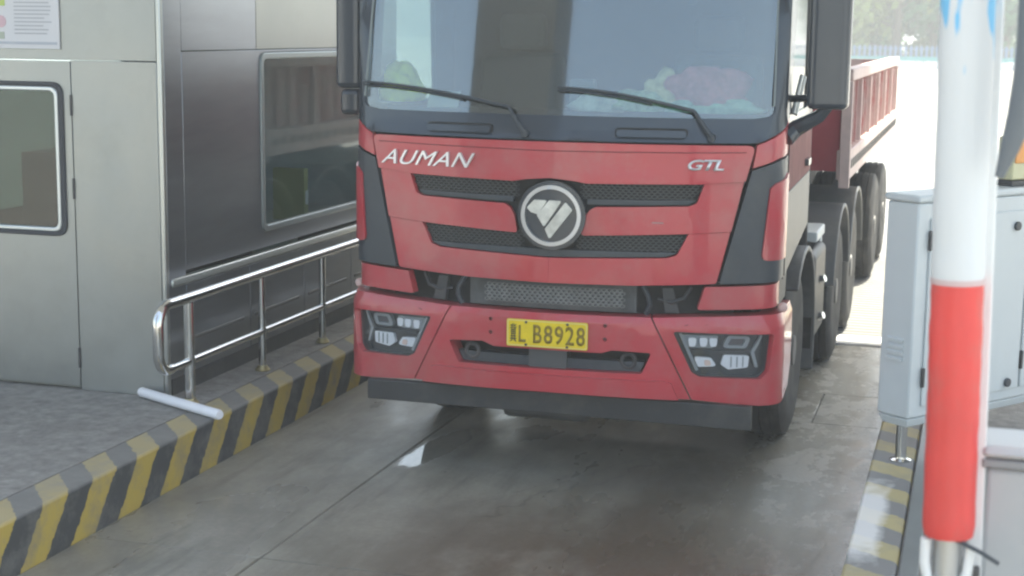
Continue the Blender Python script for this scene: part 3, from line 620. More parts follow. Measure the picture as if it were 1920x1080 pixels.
for sg in (1, -1):
    lamp = fillet([(.662, .878), (1.17, .866), (1.145, .668), (1.10, .628), (.805, .640), (.765, .662)], [.012, .02, .03, .03, .03, .02], 4)
    cor = [(.556, .946), (.80, .955), (1.1, .965), (1.36, .962), (1.72, .955), (1.72, .60), (1.60, .50), (1.36, .478), (1.1, .486), (.77, .517)]
    bc = patch('bumper_corner', M_RED, mir(cor, sg), [mir(lamp, sg)], d=bdepth, th=.11, bevel=.014, seg=3, dz=.06)
    for q in (.72, .82, .92, 1.02): patch('mark', bpy.data.materials['panel_gap_dark_red'], mir([(q, .912), (q+.02, .918), (q+.022, .915), (q+.002, .909)], sg), d=-.001, th=.002, parent=bc, bevel=0)
    li = [(p[0]*.985+.014, p[1]*.985+.0115) for p in lamp]
    hl = patch('headlight', M_LAMPD, mir(li, sg), d=.05, th=.05, bevel=.004)
    rim = [(p[0]*.94+.055, p[1]*.94+.0455) for p in lamp]
    rb = MB(); patch_bm(rb.bm, mir(li, sg), [mir(rim, sg)], d=.008, th=.04); rb.build('lamp_bezel', M_LAMPD, hl, bevel=.006)
    # three-lens unit, hexagon ring, two lower lamps
    def elem(nm, m_, poly, d, th=.02, rad=.01, bv=.004): return patch(nm, m_, mir(fillet(poly, rad, 3), sg), d=d, th=th, parent=hl, bevel=bv)
    elem('lamp_tray', M_LAMPG, [(.705, .856), (.905, .852), (.872, .787), (.745, .790)], .036)
    for q in (.765, .822, .876-.004):
        elem('led_lens', M_LAMPW, [(q-.022, .845), (q+.022, .843), (q+.017, .797), (q-.015, .797)], .018, .03, .012, .008)
    rb = MB(); ho = [(.945, .855), (1.065, .850), (1.04, .787), (.915, .790)]; hi_ = [(p[0]*.62+.991*.38, p[1]*.55+.821*.45) for p in ho]
    patch_bm(rb.bm, mir(fillet(ho, .02, 3), sg), [mir(fillet(hi_, .008, 3), sg)], d=.02, th=.03); rb.build('lamp_ring', M_LAMPG, hl, bevel=.007, seg=3)
    elem('lamp_core', mat('lamp_core_grey', (.11, .1, .11), .3) if not bpy.data.materials.get('lamp_core_grey') else bpy.data.materials['lamp_core_grey'], hi_, .036, .015, .005, 0)
    elem('lower_lens', M_LAMPW, [(.93, .752), (1.06, .745), (1.055, .682), (.955, .672), (.915, .70)], .03, .03, .012, .008)
    for q in (.965, .995, 1.025): elem('lens_rib', M_LAMPG, [(q, .742), (q+.006, .742), (q+.006, .685), (q, .685)], .026, .01, .002, 0)
    elem('lower_lens', M_LAMPW, [(.775, .742), (.865, .735), (.898, .69), (.80, .686)], .03, .03, .012, .008)
    elem('amber_bulb', M_LAMPA, [(.83, .725), (.86, .722), (.868, .695), (.835, .693)], .026, .02, .008, .004)
    elem('trim_bar', M_LAMPG, [(.695, .864), (.712, .864), (.803, .672), (.788, .664)], .024, .02, .004, .003)
    elem('trim_bar', M_LAMPG, [(1.115, .855), (1.13, .852), (1.082, .764), (1.105, .682), (1.09, .682), (1.063, .765)], .024, .02, .004, .003)
    elem('trim_bar', M_LAMPD, [(.76, .779), (1.06, .772), (1.06, .757), (.775, .762)], .026, .02, .003, .003)
    patch('lamp_glass', M_LENS, mir(rim, sg), d=.006, th=.003, parent=hl, bevel=0)
    # small marker lamps, mounting bolts at the corner
    q = fp(sg*1.30, .985, -.008)
    MB().lathe([(-.02, .0), (-.018, .016), (-.006, .026), (.01, .026), (.02, .02)], 'Y', 16, q).build('marker_lamp', mat('marker_lens', (.62, .45, .42), .3) if not bpy.data.materials.get('marker_lens') else bpy.data.materials['marker_lens'], truck)
    for s1, z1 in ((1.42, .80), (1.40, .50)):
        MB().tube([fp(sg*s1, z1, .0), fp(sg*(s1+.02), z1+.02, -.022)], [.013, .009], 10).build('bolt', M_CHROME, bc)
# flat black skirt under the bumper
sk = MB(); sk.prism([(-1.04, .388), (1.085, .372), (1.085, .50), (-1.04, .50)], lambda x, z: cab(x, .075, z), lambda x, z: cab(x, .12, z))
sk.build('rubber_skirt', mat('skirt_rubber', (.035, .037, .04), .5, var=.2, vscale=4, dirt=(.12, .115, .1), dscale=3, damt=.5), truck, bevel=.006)
ax = MB(); ax.box(XC-.35, XC+.15, YF+.35, YF+.9, .27, .48); ax.build('axle_guard', M_DGREY, truck, bevel=.03)

# --- number plate
def flatp(s_, z_, d_): return cab(s_, -.012+d_, z_)
pl = MB().prism(rrect(-.217, .225, .760, .907, .012), lambda x, z: flatp(x, z, 0), lambda x, z: flatp(x, z, .004)).build('number_plate', M_PLATE, truck, bevel=.001)
pb = MB(); b2 = bmesh.new(); es = []
for lp in (rrect(-.213, .221, .764, .903, .011), rrect(-.208, .216, .769, .898, .009)):
    vs = [b2.verts.new((p[0], 0, p[1])) for p in lp]; es += [b2.edges.new((vs[i], vs[(i+1) % len(vs)])) for i in range(len(vs))]
bmesh.ops.triangle_fill(b2, edges=es)
for v in b2.verts: v.co = flatp(v.co.x, v.co.z, -.0015)
me = bpy.data.meshes.new('tmp'); b2.to_mesh(me); b2.free(); pb.bm.from_mesh(me); pb.build('plate_border', M_PLATEB, pl, smooth=False)
def ch(t, s0, s1, z0, z1, m_, off=.0, th=.0035): badge('plate_character', t, s0, s1, z0, z1, -.0035, th, m_, pl, offset=off, flat=flatp)
ch('冀', -.197, -.163, .783, .882, M_INK, .0)
ch('L', -.150, -.112, .785, .875, M_INKW, .01)
for k, t in enumerate('B8928'): ch(t, -.070+k*.0585, -.024+k*.0585, .783, .882, M_INKW, .012)
for s_, z_ in ((-.11, .893), (.115, .893), (-.11, .772), (.115, .772)):
    MB().prism([(s_+.007*math.cos(a), z_+.007*math.sin(a)) for a in [k*math.pi/4 for k in range(8)]], lambda x, z: flatp(x, z, -.005), lambda x, z: flatp(x, z, 0)).build('screw', M_DGREY, pl)

# --- windscreen and black surround
ws = [(-1.135, 2.0), (-1.02, 1.985), (1.02, 1.985), (1.135, 2.0), (1.11, 2.9), (-1.11, 2.9)]
ws = fillet(ws, [.05, 0, 0, .05, .08, .08], 5)
sur = [(-1.055, 1.862), (0, 1.858), (1.055, 1.862), (1.10, 1.882), (1.365, 1.995), (1.40, 1.995), (1.40, 3.0), (-1.40, 3.0), (-1.40, 1.995), (-1.365, 1.995), (-1.10, 1.882)]
patch('windscreen_surround', M_BLK, sur, [ws], d=.004, th=.03, bevel=.006)
patch('windscreen', M_WSCR, [(p[0]*1.005, 2.45+(p[1]-2.45)*1.005) for p in ws], d=.016, th=.005, bevel=0, du=.04, dz=.08)
for sg in (1, -1):
    patch('windscreen_seal', mat('seal_pale', (.20, .23, .23), .4) if not bpy.data.materials.get('seal_pale') else bpy.data.materials['seal_pale'], mir([(1.118, 2.05), (1.128, 2.05), (1.108, 2.85), (1.098, 2.85)], sg), d=-.002, th=.006, bevel=0)
for s0, s1 in ((-.69, -.33), (.345, .695)):
    patch('grab_handle', M_BLK, rrect(s0, s1, 1.886, 1.922, .015), d=-.02, th=.02, bevel=.006)
    patch('handle_recess', M_DARK, rrect(s0-.01, s1+.01, 1.878, 1.932, .02), d=-.001, th=.005, bevel=0)
def wiper(s0, s1, s2, z2):
    w_ = tube_s('wiper', M_BLKP, [(s0, 1.888, -.02), (s0-.045, 1.95, -.035), (s0-.095, 2.022, -.022)], [.013, .011, .009])
    arm = [(s0-.095+(s2-(s0-.095))*t, 2.022+(z2-2.022)*math.sin(t*1.57), -.018) for t in [k/10 for k in range(11)]]
    tube_s('wiper_arm', M_BLKP, arm, [.010-.004*k/10 for k in range(11)], w_)
    bl = [(p[0]-.0, p[1]-.016, -.006) for p in arm[3:]]
    tube_s('wiper_blade', M_BLK, bl, .006, w_, 8)
    MB().lathe([(-.02, .0), (-.02, .018), (.02, .022)], 'Y', 14, fp(s0, 1.888, -.01)).build('wiper_pivot', M_BLKP, w_)
wiper(-.135, -.6, -1.13, 2.128); wiper(.822, .3, .02, 2.128)

# --- cab shell: sides with windows, rear wall, roof, floor
CS0, CS1 = 1.405, 2.93
for sg in (1, -1):
    win = fillet([(1.50, 1.99), (2.55, 1.99), (2.5, 2.75), (1.62, 2.75)], .06, 4)
    patch('door', M_DOOR, mir([(CS0, 1.58), (CS1, 1.58), (CS1, 1.86), (CS0, 1.86)], sg), d=.004, th=.03, bevel=.006)
    dd = patch('door_frame', M_BLK, mir([(CS0, 1.865), (CS1, 1.865), (CS1, 3.0), (CS0, 3.0)], sg), [mir(win, sg)], d=.006, th=.03, bevel=.004)
    patch('side_window', M_WSCR, mir(win, sg), d=.018, th=.004, bevel=0, parent=dd)
    patch('door_lower', M_BLKP, mir([(CS0, 1.575), (CS1, 1.575), (CS1, 1.24), (2.5, 1.21), (CS0, 1.12)], sg), d=.006, th=.03, bevel=.006)
    patch('door_handle', M_BLK, mir(rrect(2.5, 2.68, 1.64, 1.68, .01), sg), d=-.02, th=.03, bevel=.006)
    patch('door_seam', M_DARK, mir([(CS0-.006, 1.14), (CS0+.004, 1.14), (CS0+.004, 1.86), (CS0-.006, 1.86)], sg), d=-.0005, th=.004, bevel=0)
    patch('step_panel', M_DGREY, mir([(1.36, 1.135), (1.78, 1.135), (1.74, .97), (1.36, .97)], sg), d=.02, th=.05, bevel=.01)
rw = MB().prism([(-1.18, 1.0), (1.18, 1.0), (1.18, 3.0), (-1.18, 3.0)], lambda x, z: cab(x, 2.03, z), lambda x, z: cab(x, 2.08, z)).build('cab_rear_wall', mat('cab_lining', (.05, .05, .055), .8), truck, bevel=.01)
MB().prism([(-1.19, .35), (1.19, .35), (1.17, 2.08), (-1.17, 2.08)], lambda x, v: cab(x, v, 3.002), lambda x, v: cab(x, v, 3.10)).build('roof', M_RED, truck, bevel=.03, seg=3)
MB().prism([(-1.1, .35), (1.1, .35), (1.15, 2.02), (-1.15, 2.02)], lambda x, v: cab(x, v, 1.15), lambda x, v: cab(x, v, 1.2)).build('cab_floor', M_DARK, truck)
dash = MB(); dash.prism([(.30, 1.2), (.30, 1.90), (.36, 1.965), (.55, 1.99), (.80, 1.93), (.86, 1.6), (.86, 1.2)], lambda v, z: cab(-1.08, v, z), lambda v, z: cab(1.08, v, z))
dash.build('dashboard', mat('dash_dark', (.045, .047, .05), .7), truck, bevel=.02)
for sx_ in (-.62, .62):
    st = MB(); st.prism(rrect(sx_-.27, sx_+.27, 1.55, 2.28, .08), lambda x, z: cab(x, 1.62+(z-1.55)*.15, z), lambda x, z: cab(x, 1.76+(z-1.55)*.15, z))
    so = st.build('seat', mat('seat_grey', (.09, .095, .1), .85) if not bpy.data.materials.get('seat_grey') else bpy.data.materials['seat_grey'], truck, bevel=.03)
    MB().prism(rrect(sx_-.15, sx_+.15, 2.30, 2.52, .06), lambda x, z: cab(x, 1.72, z), lambda x, z: cab(x, 1.82, z)).build('headrest', bpy.data.materials['seat_grey'], so, bevel=.03)
    MB().prism(rrect(sx_-.27, sx_+.27, 1.15, 1.72, .06), lambda x, v: cab(x, v, 1.42), lambda x, v: cab(x, v, 1.56)).build('seat_cushion', bpy.data.materials['seat_grey'], so, bevel=.03)
sw = MB().tube([cab(.62+.21*math.cos(a), 1.02+.09*math.sin(a), 1.95+.19*math.sin(a)) for a in [k*math.pi/16 for k in range(32)]], .016, 8, closed=True); sw.build('steering_wheel', M_BLKP, truck)
# sun-visor bracket and camera pod behind the top of the glass
patch('mirror_pod', M_BLK, fillet([(.02, 2.70), (.20, 2.70), (.19, 2.595), (.16, 2.572), (.06, 2.566), (.03, 2.58)], .01, 2), d=.05, th=.05)
patch('mirror_pod', M_BLK, rrect(.66, .71, 2.56, 2.70, .01), d=.05, th=.04)

# --- things lying on the dashboard (they are not part of the truck)
def cloth(name, c, r, col, label, cat, n=3, group=None, seed=1, rough=.8):
    rnd = random.Random(seed); bm = bmesh.new(); bmesh.ops.create_icosphere(bm, subdivisions=3, radius=1)
    ph = [rnd.uniform(0, 6) for _ in range(6)]
    for v in bm.verts:
        p = v.co; k = 1+.16*math.sin(p.x*4+ph[0])*math.cos(p.y*3+ph[1])+.12*math.sin(p.z*6+ph[2]+p.x*3)+.06*math.sin(p.x*11+ph[3])*math.sin(p.z*9+ph[4])
        v.co = Vector((p.x*r[0]*k, p.y*r[1]*k, max(p.z*r[2]*k, -r[2]*.35)))
    base = cab(c[0], c[1], c[2]); mb = MB(); mb.bm.free(); mb.bm = bm
    bmesh.ops.translate(bm, verts=bm.verts[:], vec=base)
    o = mb.build(name, mat(name+'_cloth_%d' % seed, col, rough, var=.35, vscale=16), None, ang=70); return reg(o, label, cat, group)
cloth('red_cloth', (.74, .47, 2.09), (.21, .12, .155), (.80, .22, .25), 'crumpled pinkish red cloth bundle on the dashboard behind the windscreen', 'cloth', seed=3)
cloth('green_cloth', (.40, .44, 2.03), (.18, .10, .085), (.6, .78, .5), 'pale green patterned cloth on the dashboard left of the red bundle', 'cloth', seed=5)
cloth('cream_cloth', (.50, .50, 2.08), (.11, .10, .13), (.92, .78, .45), 'cream yellow soft bundle leaning on the red cloth on the dashboard', 'cloth', seed=8)
cloth('mint_cloth', (.80, .42, 2.02), (.26, .08, .06), (.55, .85, .65), 'mint green cloth along the windscreen foot under the red bundle', 'cloth', seed=11)
cloth('white_cloth', (.16, .46, 2.015), (.15, .08, .07), (.85, .88, .78), 'small pale cloth on the dashboard middle beside the grey box', 'cloth', seed=13)
cloth('safety_vest', (-.97, .46, 2.08), (.12, .11, .17), (.78, .88, .05), 'yellow green safety vest heaped in the dashboard corner by the left mirror', 'vest', seed=17)
pb_ = MB(); pb_.prism(rrect(-.84, -.66, 1.975, 2.06, .01), lambda x, z: cab(x, .50+(z-1.975)*.8, z+.01), lambda x, z: cab(x, .503+(z-1.975)*.8, z+.012))
reg(pb_.build('paper_sheet', M_WHITE), 'white paper sheet leaning on the dashboard near the yellow green vest', 'paper')
gb_ = MB(); gb_.prism(rrect(-.02, .12, 1.985, 2.16, .015), lambda x, z: cab(x, .50, z), lambda x, z: cab(x, .58, z))
reg(gb_.build('dash_box', mat('dash_box_grey', (.16, .19, .21), .4), None, bevel=.008), 'dark grey square device standing on the middle of the dashboard', 'device')

# --- mirrors
def mirror(x0, x1, y0, y1, z0, z1, sg, low):
    m_ = MB().prism(rrect(x0, x1, y0, y1, .05), lambda x, y_: Vector((x, y_, z0)), lambda x, y_: Vector((x, y_, z1))).build('mirror_housing', M_BLK, truck, bevel=.03, seg=3)
    MB().box(x0+.02, x1-.02, y1-.004, y1+.003, z0+.04, z1-.04).build('mirror_glass', M_CHROME, m_, bevel=.004)
    if low:
        MB().prism(rrect(low[0], low[1], y0+.01, y1-.01, .04), lambda x, y_: Vector((x, y_, low[2])), lambda x, y_: Vector((x, y_, low[3]))).build('lower_mirror', M_BLK, m_, bevel=.03, seg=3)
    xm = (x0+x1)/2; xi = XC+sg*1.12
    for zz in (z1-.25, z0+.06): MB().tube([(xm, y1-.03, zz), (xi, y1+.10, zz-.02)], .02, 10).build('mirror_arm', M_BLK, m_)
mirror(-.868, -.655, 8.12, 8.26, 2.035, 2.98, 1, None)
mirror(-3.49, -3.33, 8.10, 8.22, 2.085, 2.98, -1, (-3.465, -3.34, 1.935, 2.08))
# inner pale mirror bracket at the right door window
MB().tube([cab(1.19, .55, 2.0), cab(1.22, .66, 2.20)], .012, 8).build('mirror_bracket', M_ALU, truck)
MB().tube([cab(1.20, .62, 1.99), cab(1.23, .74, 2.19)], .009, 8).build('mirror_bracket', M_ALU, truck)
MB().tube([cab(1.17, .42, 1.88), cab(1.22, .46, 1.93), (-.80, 8.2, 2.0), (-.76, 8.2, 2.05)], [.05, .045, .035, .03], 10).build('mirror_foot', M_BLK, truck)

# --- wheels (one built, the others copied)
def make_wheel(parent):
    rim = MB(); rim.lathe([(-.26, .20), (-.262, .27), (-.20, .285), (-.03, .285), (-.006, .292), (-.004, .275), (-.05, .26), (-.07, .20), (-.04, .16), (-.02, .10), (0.01, .09), (.015, .0)], 'X', 32)
    ro = rim.build('wheel', M_RIM, parent, local=True, ang=30)
    t = MB(); pr = [(-.265, .285), (-.275, .36), (-.272, .45), (-.255, .495), (-.245, .515), (-.20, .522), (-.196, .508), (-.185, .508), (-.181, .523), (-.142, .524), (-.138, .509), (-.127, .509), (-.123, .524), (-.08, .523), (-.076, .508), (-.065, .508), (-.061, .521), (-.02, .514), (-.008, .494), (.008, .45), (.011, .36), (.0, .288)]
    t.lathe(pr, 'X', 48); to = t.build('tyre', M_TYRE, ro, local=True, ang=25)
    n_ = MB()
    for k in range(8):
        a = k*math.pi/4; c = Vector((-.055, .225*math.cos(a), .225*math.sin(a))); n_.tube([c, c+Vector((.02, 0, 0))], .014, 6)
    n_.build('wheel_nuts', M_CHROME, ro, local=True)
    return ro
WR = WL[truck]
w0 = make_wheel(truck); Zc = .522
spots = [(XC+1.125, 9.30, 0), (XC-1.125, 9.30, 1)]
for yy in (11.62, 12.97, 15.85, 17.2):
    spots += [(XC+1.17, yy, 0), (XC-1.17, yy, 1), (XC+.83, yy, 0), (XC-.83, yy, 1)]
for i, (x, yy, fl) in enumerate(spots):
    o = w0 if i == 0 else copy_obj(w0, truck)
    o.location = Vector((x, yy, Zc))-WR; o.rotation_euler = (R(17*i), 0, math.pi if fl else 0)
# --- chassis, mudguards, tank, trailer
for sx_ in (-.43, .36): MB().box(XC+sx_, XC+sx_+.08, YF+.6, 17.9, .72, 1.0).build('chassis_rail', M_DGREY, truck)
for yy in (9.30, 11.62, 12.97, 15.85, 17.2): MB().tube([(XC-.85, yy, Zc), (XC+.85, yy, Zc)], .07, 12).build('axle', M_DGREY, truck)
def guard(x0, x1, yc, r, a0, a1, mat_, name='mudguard'):
    mb = MB(); n = 14; rows = []
    for k in range(n+1):
        a = R(a0+(a1-a0)*k/n); rows.append([mb.bm.verts.new((x, yc+rr*math.cos(a), Zc+rr*math.sin(a))) for x, rr in ((x0, r), (x1, r), (x1, r-.03), (x0, r-.03))])
    for a, b in zip(rows, rows[1:]):
        for k in range(4): mb.bm.faces.new((a[k], a[(k+1) % 4], b[(k+1) % 4], b[k]))
    mb.bm.faces.new(rows[0]); mb.bm.faces.new(rows[-1]); mb.build(name, mat_, truck, bevel=.008)
M_GUARD = mat('mudguard_grey', (.10, .105, .11), .45, var=.2, dirt=(.25, .24, .22), damt=.5)
for sg in (1, -1):
    xa, xb = sorted((XC+sg*.60, XC+sg*1.21))
    for yy in (11.62, 12.97): guard(xa, xb, yy, .66, 12, 168, M_GUARD)
    xa, xb = sorted((XC+sg*.80, XC+sg*1.19))
    guard(xa, xb, 9.30, .64, -22, 135, M_GUARD, 'wheel_arch')
    MB().box(xa+.02, xb-.02, 9.90, 9.92, .30, .62).build('mud_flap', M_TYRE, truck)
    MB().box(XC+sg*1.02-.11, XC+sg*1.02+.11, YF+1.02, YF+1.06, .36, .72).build('step_bracket', M_DGREY, truck)
    bx = MB().box(*sorted((XC+sg*.62, XC+sg*1.17)), 10.02, 10.72, .42, 1.02).build('tank', mat('tank_dark', (.03, .032, .036), .45, dirt=(.1, .1, .1), damt=.4) if not bpy.data.materials.get('tank_dark') else bpy.data.materials['tank_dark'], truck, bevel=.05, seg=3)
    for zz in (.55, .80):
        q = Vector((XC+sg*1.17, 10.36, zz)); MB().tube([q, q+Vector((sg*.035, -.012, .012))], [.03, .024], 12).build('tank_cap', M_CHROME, bx)
    MB().box(*sorted((XC+sg*.80, XC+sg*1.15)), 10.25, 10.75, 1.06, 1.13).build('battery_step', M_CAB, truck, bevel=.01)
    MB().box(*sorted((XC+sg*1.06, XC+sg*1.13)), 10.72, 10.80, .80, 1.125).build('step_post', M_CAB, truck, bevel=.008)
TX, TY0, TY1, TZ0, TZ1 = 1.2, 11.55, 17.75, 1.42, 2.14
box_ = MB(); box_.box(XC-TX+.03, XC+TX-.03, TY0, TY0+.04, TZ0, TZ1)
M_REDF2 = mat('trailer_front_red', (.30, .045, .06), .5, var=.15)  # darker copy of the trailer red, with the front board's shade put in
tb = box_.build('trailer_box', M_REDF2, truck, bevel=.004)
MB().box(XC-TX+.03, XC+TX-.03, TY1-.04, TY1, TZ0, TZ1).build('tail_board', M_REDT, tb)
MB().box(XC-TX+.02, XC+TX-.02, TY0+.04, TY1-.04, TZ0, TZ0+.04).build('trailer_floor', M_DGREY, tb)
M_RIMP = mat('trailer_rim_pale', (.55, .42, .40), .5, var=.15, vscale=5)
for sg in (1, -1):
    x = XC+sg*TX; xi = x-sg*.04
    npan = 6; L_ = (TY1-TY0)/npan
    for k in range(npan):
        y0 = TY0+k*L_
        MB().box(*sorted((xi+sg*.0, x-sg*.012)), y0+.005, y0+L_-.005, TZ0+.16, TZ1-.06).build('side_board', M_REDT, tb, bevel=.004)
        MB().box(*sorted((x-sg*.011, x+sg*.03)), y0+L_-.06, y0+L_+.0, TZ0+.17, TZ1-.07).build('stake', M_RIMP, tb, bevel=.004)
        for q in (.25, .5, .75): MB().box(*sorted((x-sg*.0115, x+sg*.008)), y0+L_*q-.012, y0+L_*q+.012, TZ0+.17, TZ1-.07).build('board_rib', M_REDT, tb)
    MB().box(*sorted((xi-sg*.02, x+sg*.035)), TY0-.02, TY1+.02, TZ1-.058, TZ1+.03).build('top_rim', M_RIMP, tb, bevel=.008)
    MB().box(*sorted((xi-sg*.02, x+sg*.035)), TY0-.02, TY1+.02, TZ0-.06, TZ0+.158).build('side_rail', M_RIMP, tb, bevel=.008)
    MB().box(*sorted((xi, x+sg*.037)), TY0-.035, TY0+.03, TZ0-.12, TZ1-.06).build('corner_post', M_RIMP, tb, bevel=.006)
    for k in range(34):
        MB().box(*sorted((x+sg*.035, x+sg*.041)), TY0+.12+k*.18, TY0+.19+k*.18, TZ0+.02, TZ0+.085).build('rope_hook', M_DGREY, tb)
MB().box(XC-TX, XC+TX, TY0-.03, TY0-.002, TZ1-.06, TZ1+.032).build('front_rim', M_REDT, tb, bevel=.006)
for sx_ in (-.8, -.4, 0, .4, .8): MB().box(XC+sx_-.04, XC+sx_+.04, TY0-.035, TY0-.002, TZ0, TZ1-.065).build('stake', M_REDF2, tb, bevel=.005)
MB().box(XC-.7, XC+.7, TY0-.3, TY0+.6, 1.06, 1.40).build('fifth_wheel', M_DGREY, truck, bevel=.02)

# ------------------------------------------------------------------ right side: cabinet, barrier
C0 = Vector((-.262, 7.86)); dR = Vector((math.sin(R(37)), math.cos(R(37)))); dL = Vector((-math.cos(R(37)), math.sin(R(37)))); CW, CD_ = 1.35, .20
def cb(a, b, z): p = C0+dR*a+dL*b; return Vector((p.x, p.y, z))     # a along the door face, b into the depth
kab = empty('equipment_cabinet', cb(.6, .1, .262), 'pale grey steel equipment cabinet on short legs on the right island', 'cabinet')
def cbox(name, a0, a1, b0, b1, z0, z1, m_, par=None, bevel=.004, **k):
    mb = MB(); mb.prism([(a0, b0), (a1, b0), (a1, b1), (a0, b1)], lambda a, b: cb(a, b, z0), lambda a, b: cb(a, b, z1)); return mb.build(name, m_, par or kab, bevel=bevel, **k)
cbox('body', 0, CW, 0, CD_, .50, 1.60, M_CAB, bevel=.012, seg=3)
cbox('cap', -.012, CW+.012, -.012, CD_+.012, 1.602, 1.64, M_CAB, bevel=.012, seg=3)
pl_ = MB(); pl_.prism([(0.02, .02), (CW-.02, .02), (CW-.02, CD_-.02), (.02, CD_-.02)], lambda a, b: cb(a, b, .452), lambda a, b: cb((a-.6)*1.03+.6, (b-.1)*1.2+.1, .498)); pl_.build('base_tray', M_CAB, kab, bevel=.006)
for a0, aw in ((.09, .79), (.90, .42)):
    d2 = cbox('door', a0, a0+aw, -.012, -.001, .56, 1.52, M_CAB, bevel=.004)
    for zz in (.66, 1.36): cbox('hinge', a0-.012, a0+.004, -.022, -.004, zz, zz+.10, M_DGREY, d2)
    for zz in (.60, 1.44):
        q = cb(a0+aw-.10, -.012, zz); n2 = -dL
        MB().tube([q, q+Vector((n2.x, n2.y, 0))*.016], .024, 16).build('lock', M_BLKP, d2, bevel=.003)
for k in range(4):
    mb = MB(); zz = .80+k*.033
    mb.prism([(.05, zz), (.15, zz+.0), (.15, zz+.014), (.05, zz+.014)], lambda b, z: cb(-.001, b, z), lambda b, z: cb(-.011, b, z-.008)); mb.build('louvre', M_CAB, kab)
for a0 in (.05, CW-.06):
    q = cb(a0, .07, 0)
    MB().lathe([(.262, .055), (.272, .055), (.28, .03), (.29, .028), (.46, .028)], c=(q.x, q.y, 0), n=20).build('leg', M_POL, kab)

# barrier: padded arm raised upright
bar = empty('boom_barrier', (-.01, 4.0, 1.05), 'upright barrier arm with thick red and white foam padding at the right', 'barrier arm')
def axp(z): return Vector((-.013-.0235*(z-1.1), 4.0, z))
def sleeve(name, z0, z1, r, m_, seed):
    rnd = random.Random(seed); mb = MB(); pts = []; rad = []; n = 22
    for k in range(n+1):
        z = z0+(z1-z0)*k/n; pts.append(axp(z)); e = min(k, n-k)
        rad.append(r*(.96 if e == 0 else 1)+rnd.uniform(-.0012, .0012))
    mb.tube(pts, rad, 28); return mb.build(name, m_, bar, ang=50)
sleeve('red_sleeve', 1.155, 1.818, .0655, M_REDF, 1)
m_ = bpy.data.materials.new('foam_white_blue_marks'); m_.use_nodes = True; t = m_.node_tree; b = t.nodes['Principled BSDF']; N = t.nodes.new; Lk = t.links.new
ge = N('ShaderNodeNewGeometry'); mp = N('ShaderNodeMapping'); mp.inputs['Scale'].default_value = (1, 1, .22); Lk(ge.outputs['Position'], mp.inputs[0])
n1 = N('ShaderNodeTexNoise'); n1.inputs['Scale'].default_value = 26; n1.inputs['Detail'].default_value = 2; Lk(mp.outputs[0], n1.inputs['Vector'])
sz = N('ShaderNodeSeparateXYZ'); Lk(ge.outputs['Position'], sz.inputs[0])
mr = N('ShaderNodeMapRange'); mr.inputs[1].default_value = 2.33; mr.inputs[2].default_value = 2.47; mr.inputs[3].default_value = -.22; mr.inputs[4].default_value = .10; Lk(sz.outputs[2], mr.inputs[0])
ad = N('ShaderNodeMath'); ad.operation = 'ADD'; Lk(n1.outputs[0], ad.inputs[0]); Lk(mr.outputs[0], ad.inputs[1])
mr2 = N('ShaderNodeMapRange'); mr2.inputs[1].default_value = .53; mr2.inputs[2].default_value = .60; Lk(ad.outputs[0], mr2.inputs[0])
mx = N('ShaderNodeMix'); mx.data_type = 'RGBA'; mx.inputs[6].default_value = (.66, .68, .69, 1); mx.inputs[7].default_value = (.16, .50, .78, 1); Lk(mr2.outputs[0], mx.inputs[0]); Lk(mx.outputs[2], b.inputs['Base Color']); b.inputs['Roughness'].default_value = .45
sleeve('white_sleeve', 1.822, 2.62, .066, m_, 2); sleeve('red_sleeve', 2.624, 3.28, .0655, M_REDF, 3)
MB().tube([axp(1.812), axp(1.826)], .0672, 28).build('tape_band', mat('tape_pale', (.6, .45, .44), .5), bar)
MB().tube([axp(.98), axp(3.34)], .03, 14).build('core_tube', M_ALU, bar)
st = MB(); a_, b_2 = axp(1.0), axp(3.3)
for p0, p1 in ((a_, b_2),):
    st.prism([(.048, .055), (.086, .055), (.086, .075), (.048, .075)], lambda x, y_: p0+Vector((x, y_, 0)), lambda x, y_: p1+Vector((x, y_, 0)))
st.build('backing_strip', M_WHITE, bar, bevel=.004)
q = axp(1.1)
fk = MB(); path = [q+Vector((-.056, -.02, .045)), q+Vector((-.056, -.02, -.02)), q+Vector((-.045, -.02, -.07)), q+Vector((-.01, -.02, -.085)), q+Vector((.03, -.02, -.08)), q+Vector((.05, -.02, -.04)), q+Vector((.056, -.02, .03))]
fk.tube(path, .0135, 12); fk.build('clamp_fork', M_WHITE, bar)
MB().lathe([(1.02, .04), (1.03, .043), (1.045, .043), (1.05, .036), (1.10, .036), (1.15, .036)], c=(q.x, 4.0, 0), n=24).build('clamp_collar', mat('collar_grey', (.45, .46, .46), .35, metal=.6), bar)
MB().tube([q+Vector((.02, -.03, .05)), q+Vector((.08, -.045, .03)), q+Vector((.125, -.03, .0))], .006, 8).build('cable', M_BLKP, bar)
hs = empty('barrier_housing', (.3, 4.35, .255), 'light grey barrier machine housing at the lower right edge', 'barrier housing')
MB().box(.07, .52, 4.06, 4.25, .256, 1.325).build('housing_body', mat('housing_grey', (.42, .435, .44), .45, var=.03), hs, bevel=.015, seg=3)
MB().box(.058, .532, 4.048, 4.262, 1.327, 1.350).build('lid_seam', mat('seam_grey', (.25, .26, .265), .5), hs, bevel=.004)
MB().box(.055, .535, 4.045, 4.265, 1.352, 1.385).build('lid', mat('lid_grey', (.45, .47, .475), .45), hs, bevel=.02, seg=3)
MB().box(-.03, .07, 4.03, 4.12, .98, 1.06).build('arm_shaft', M_DGREY, hs, bevel=.006)
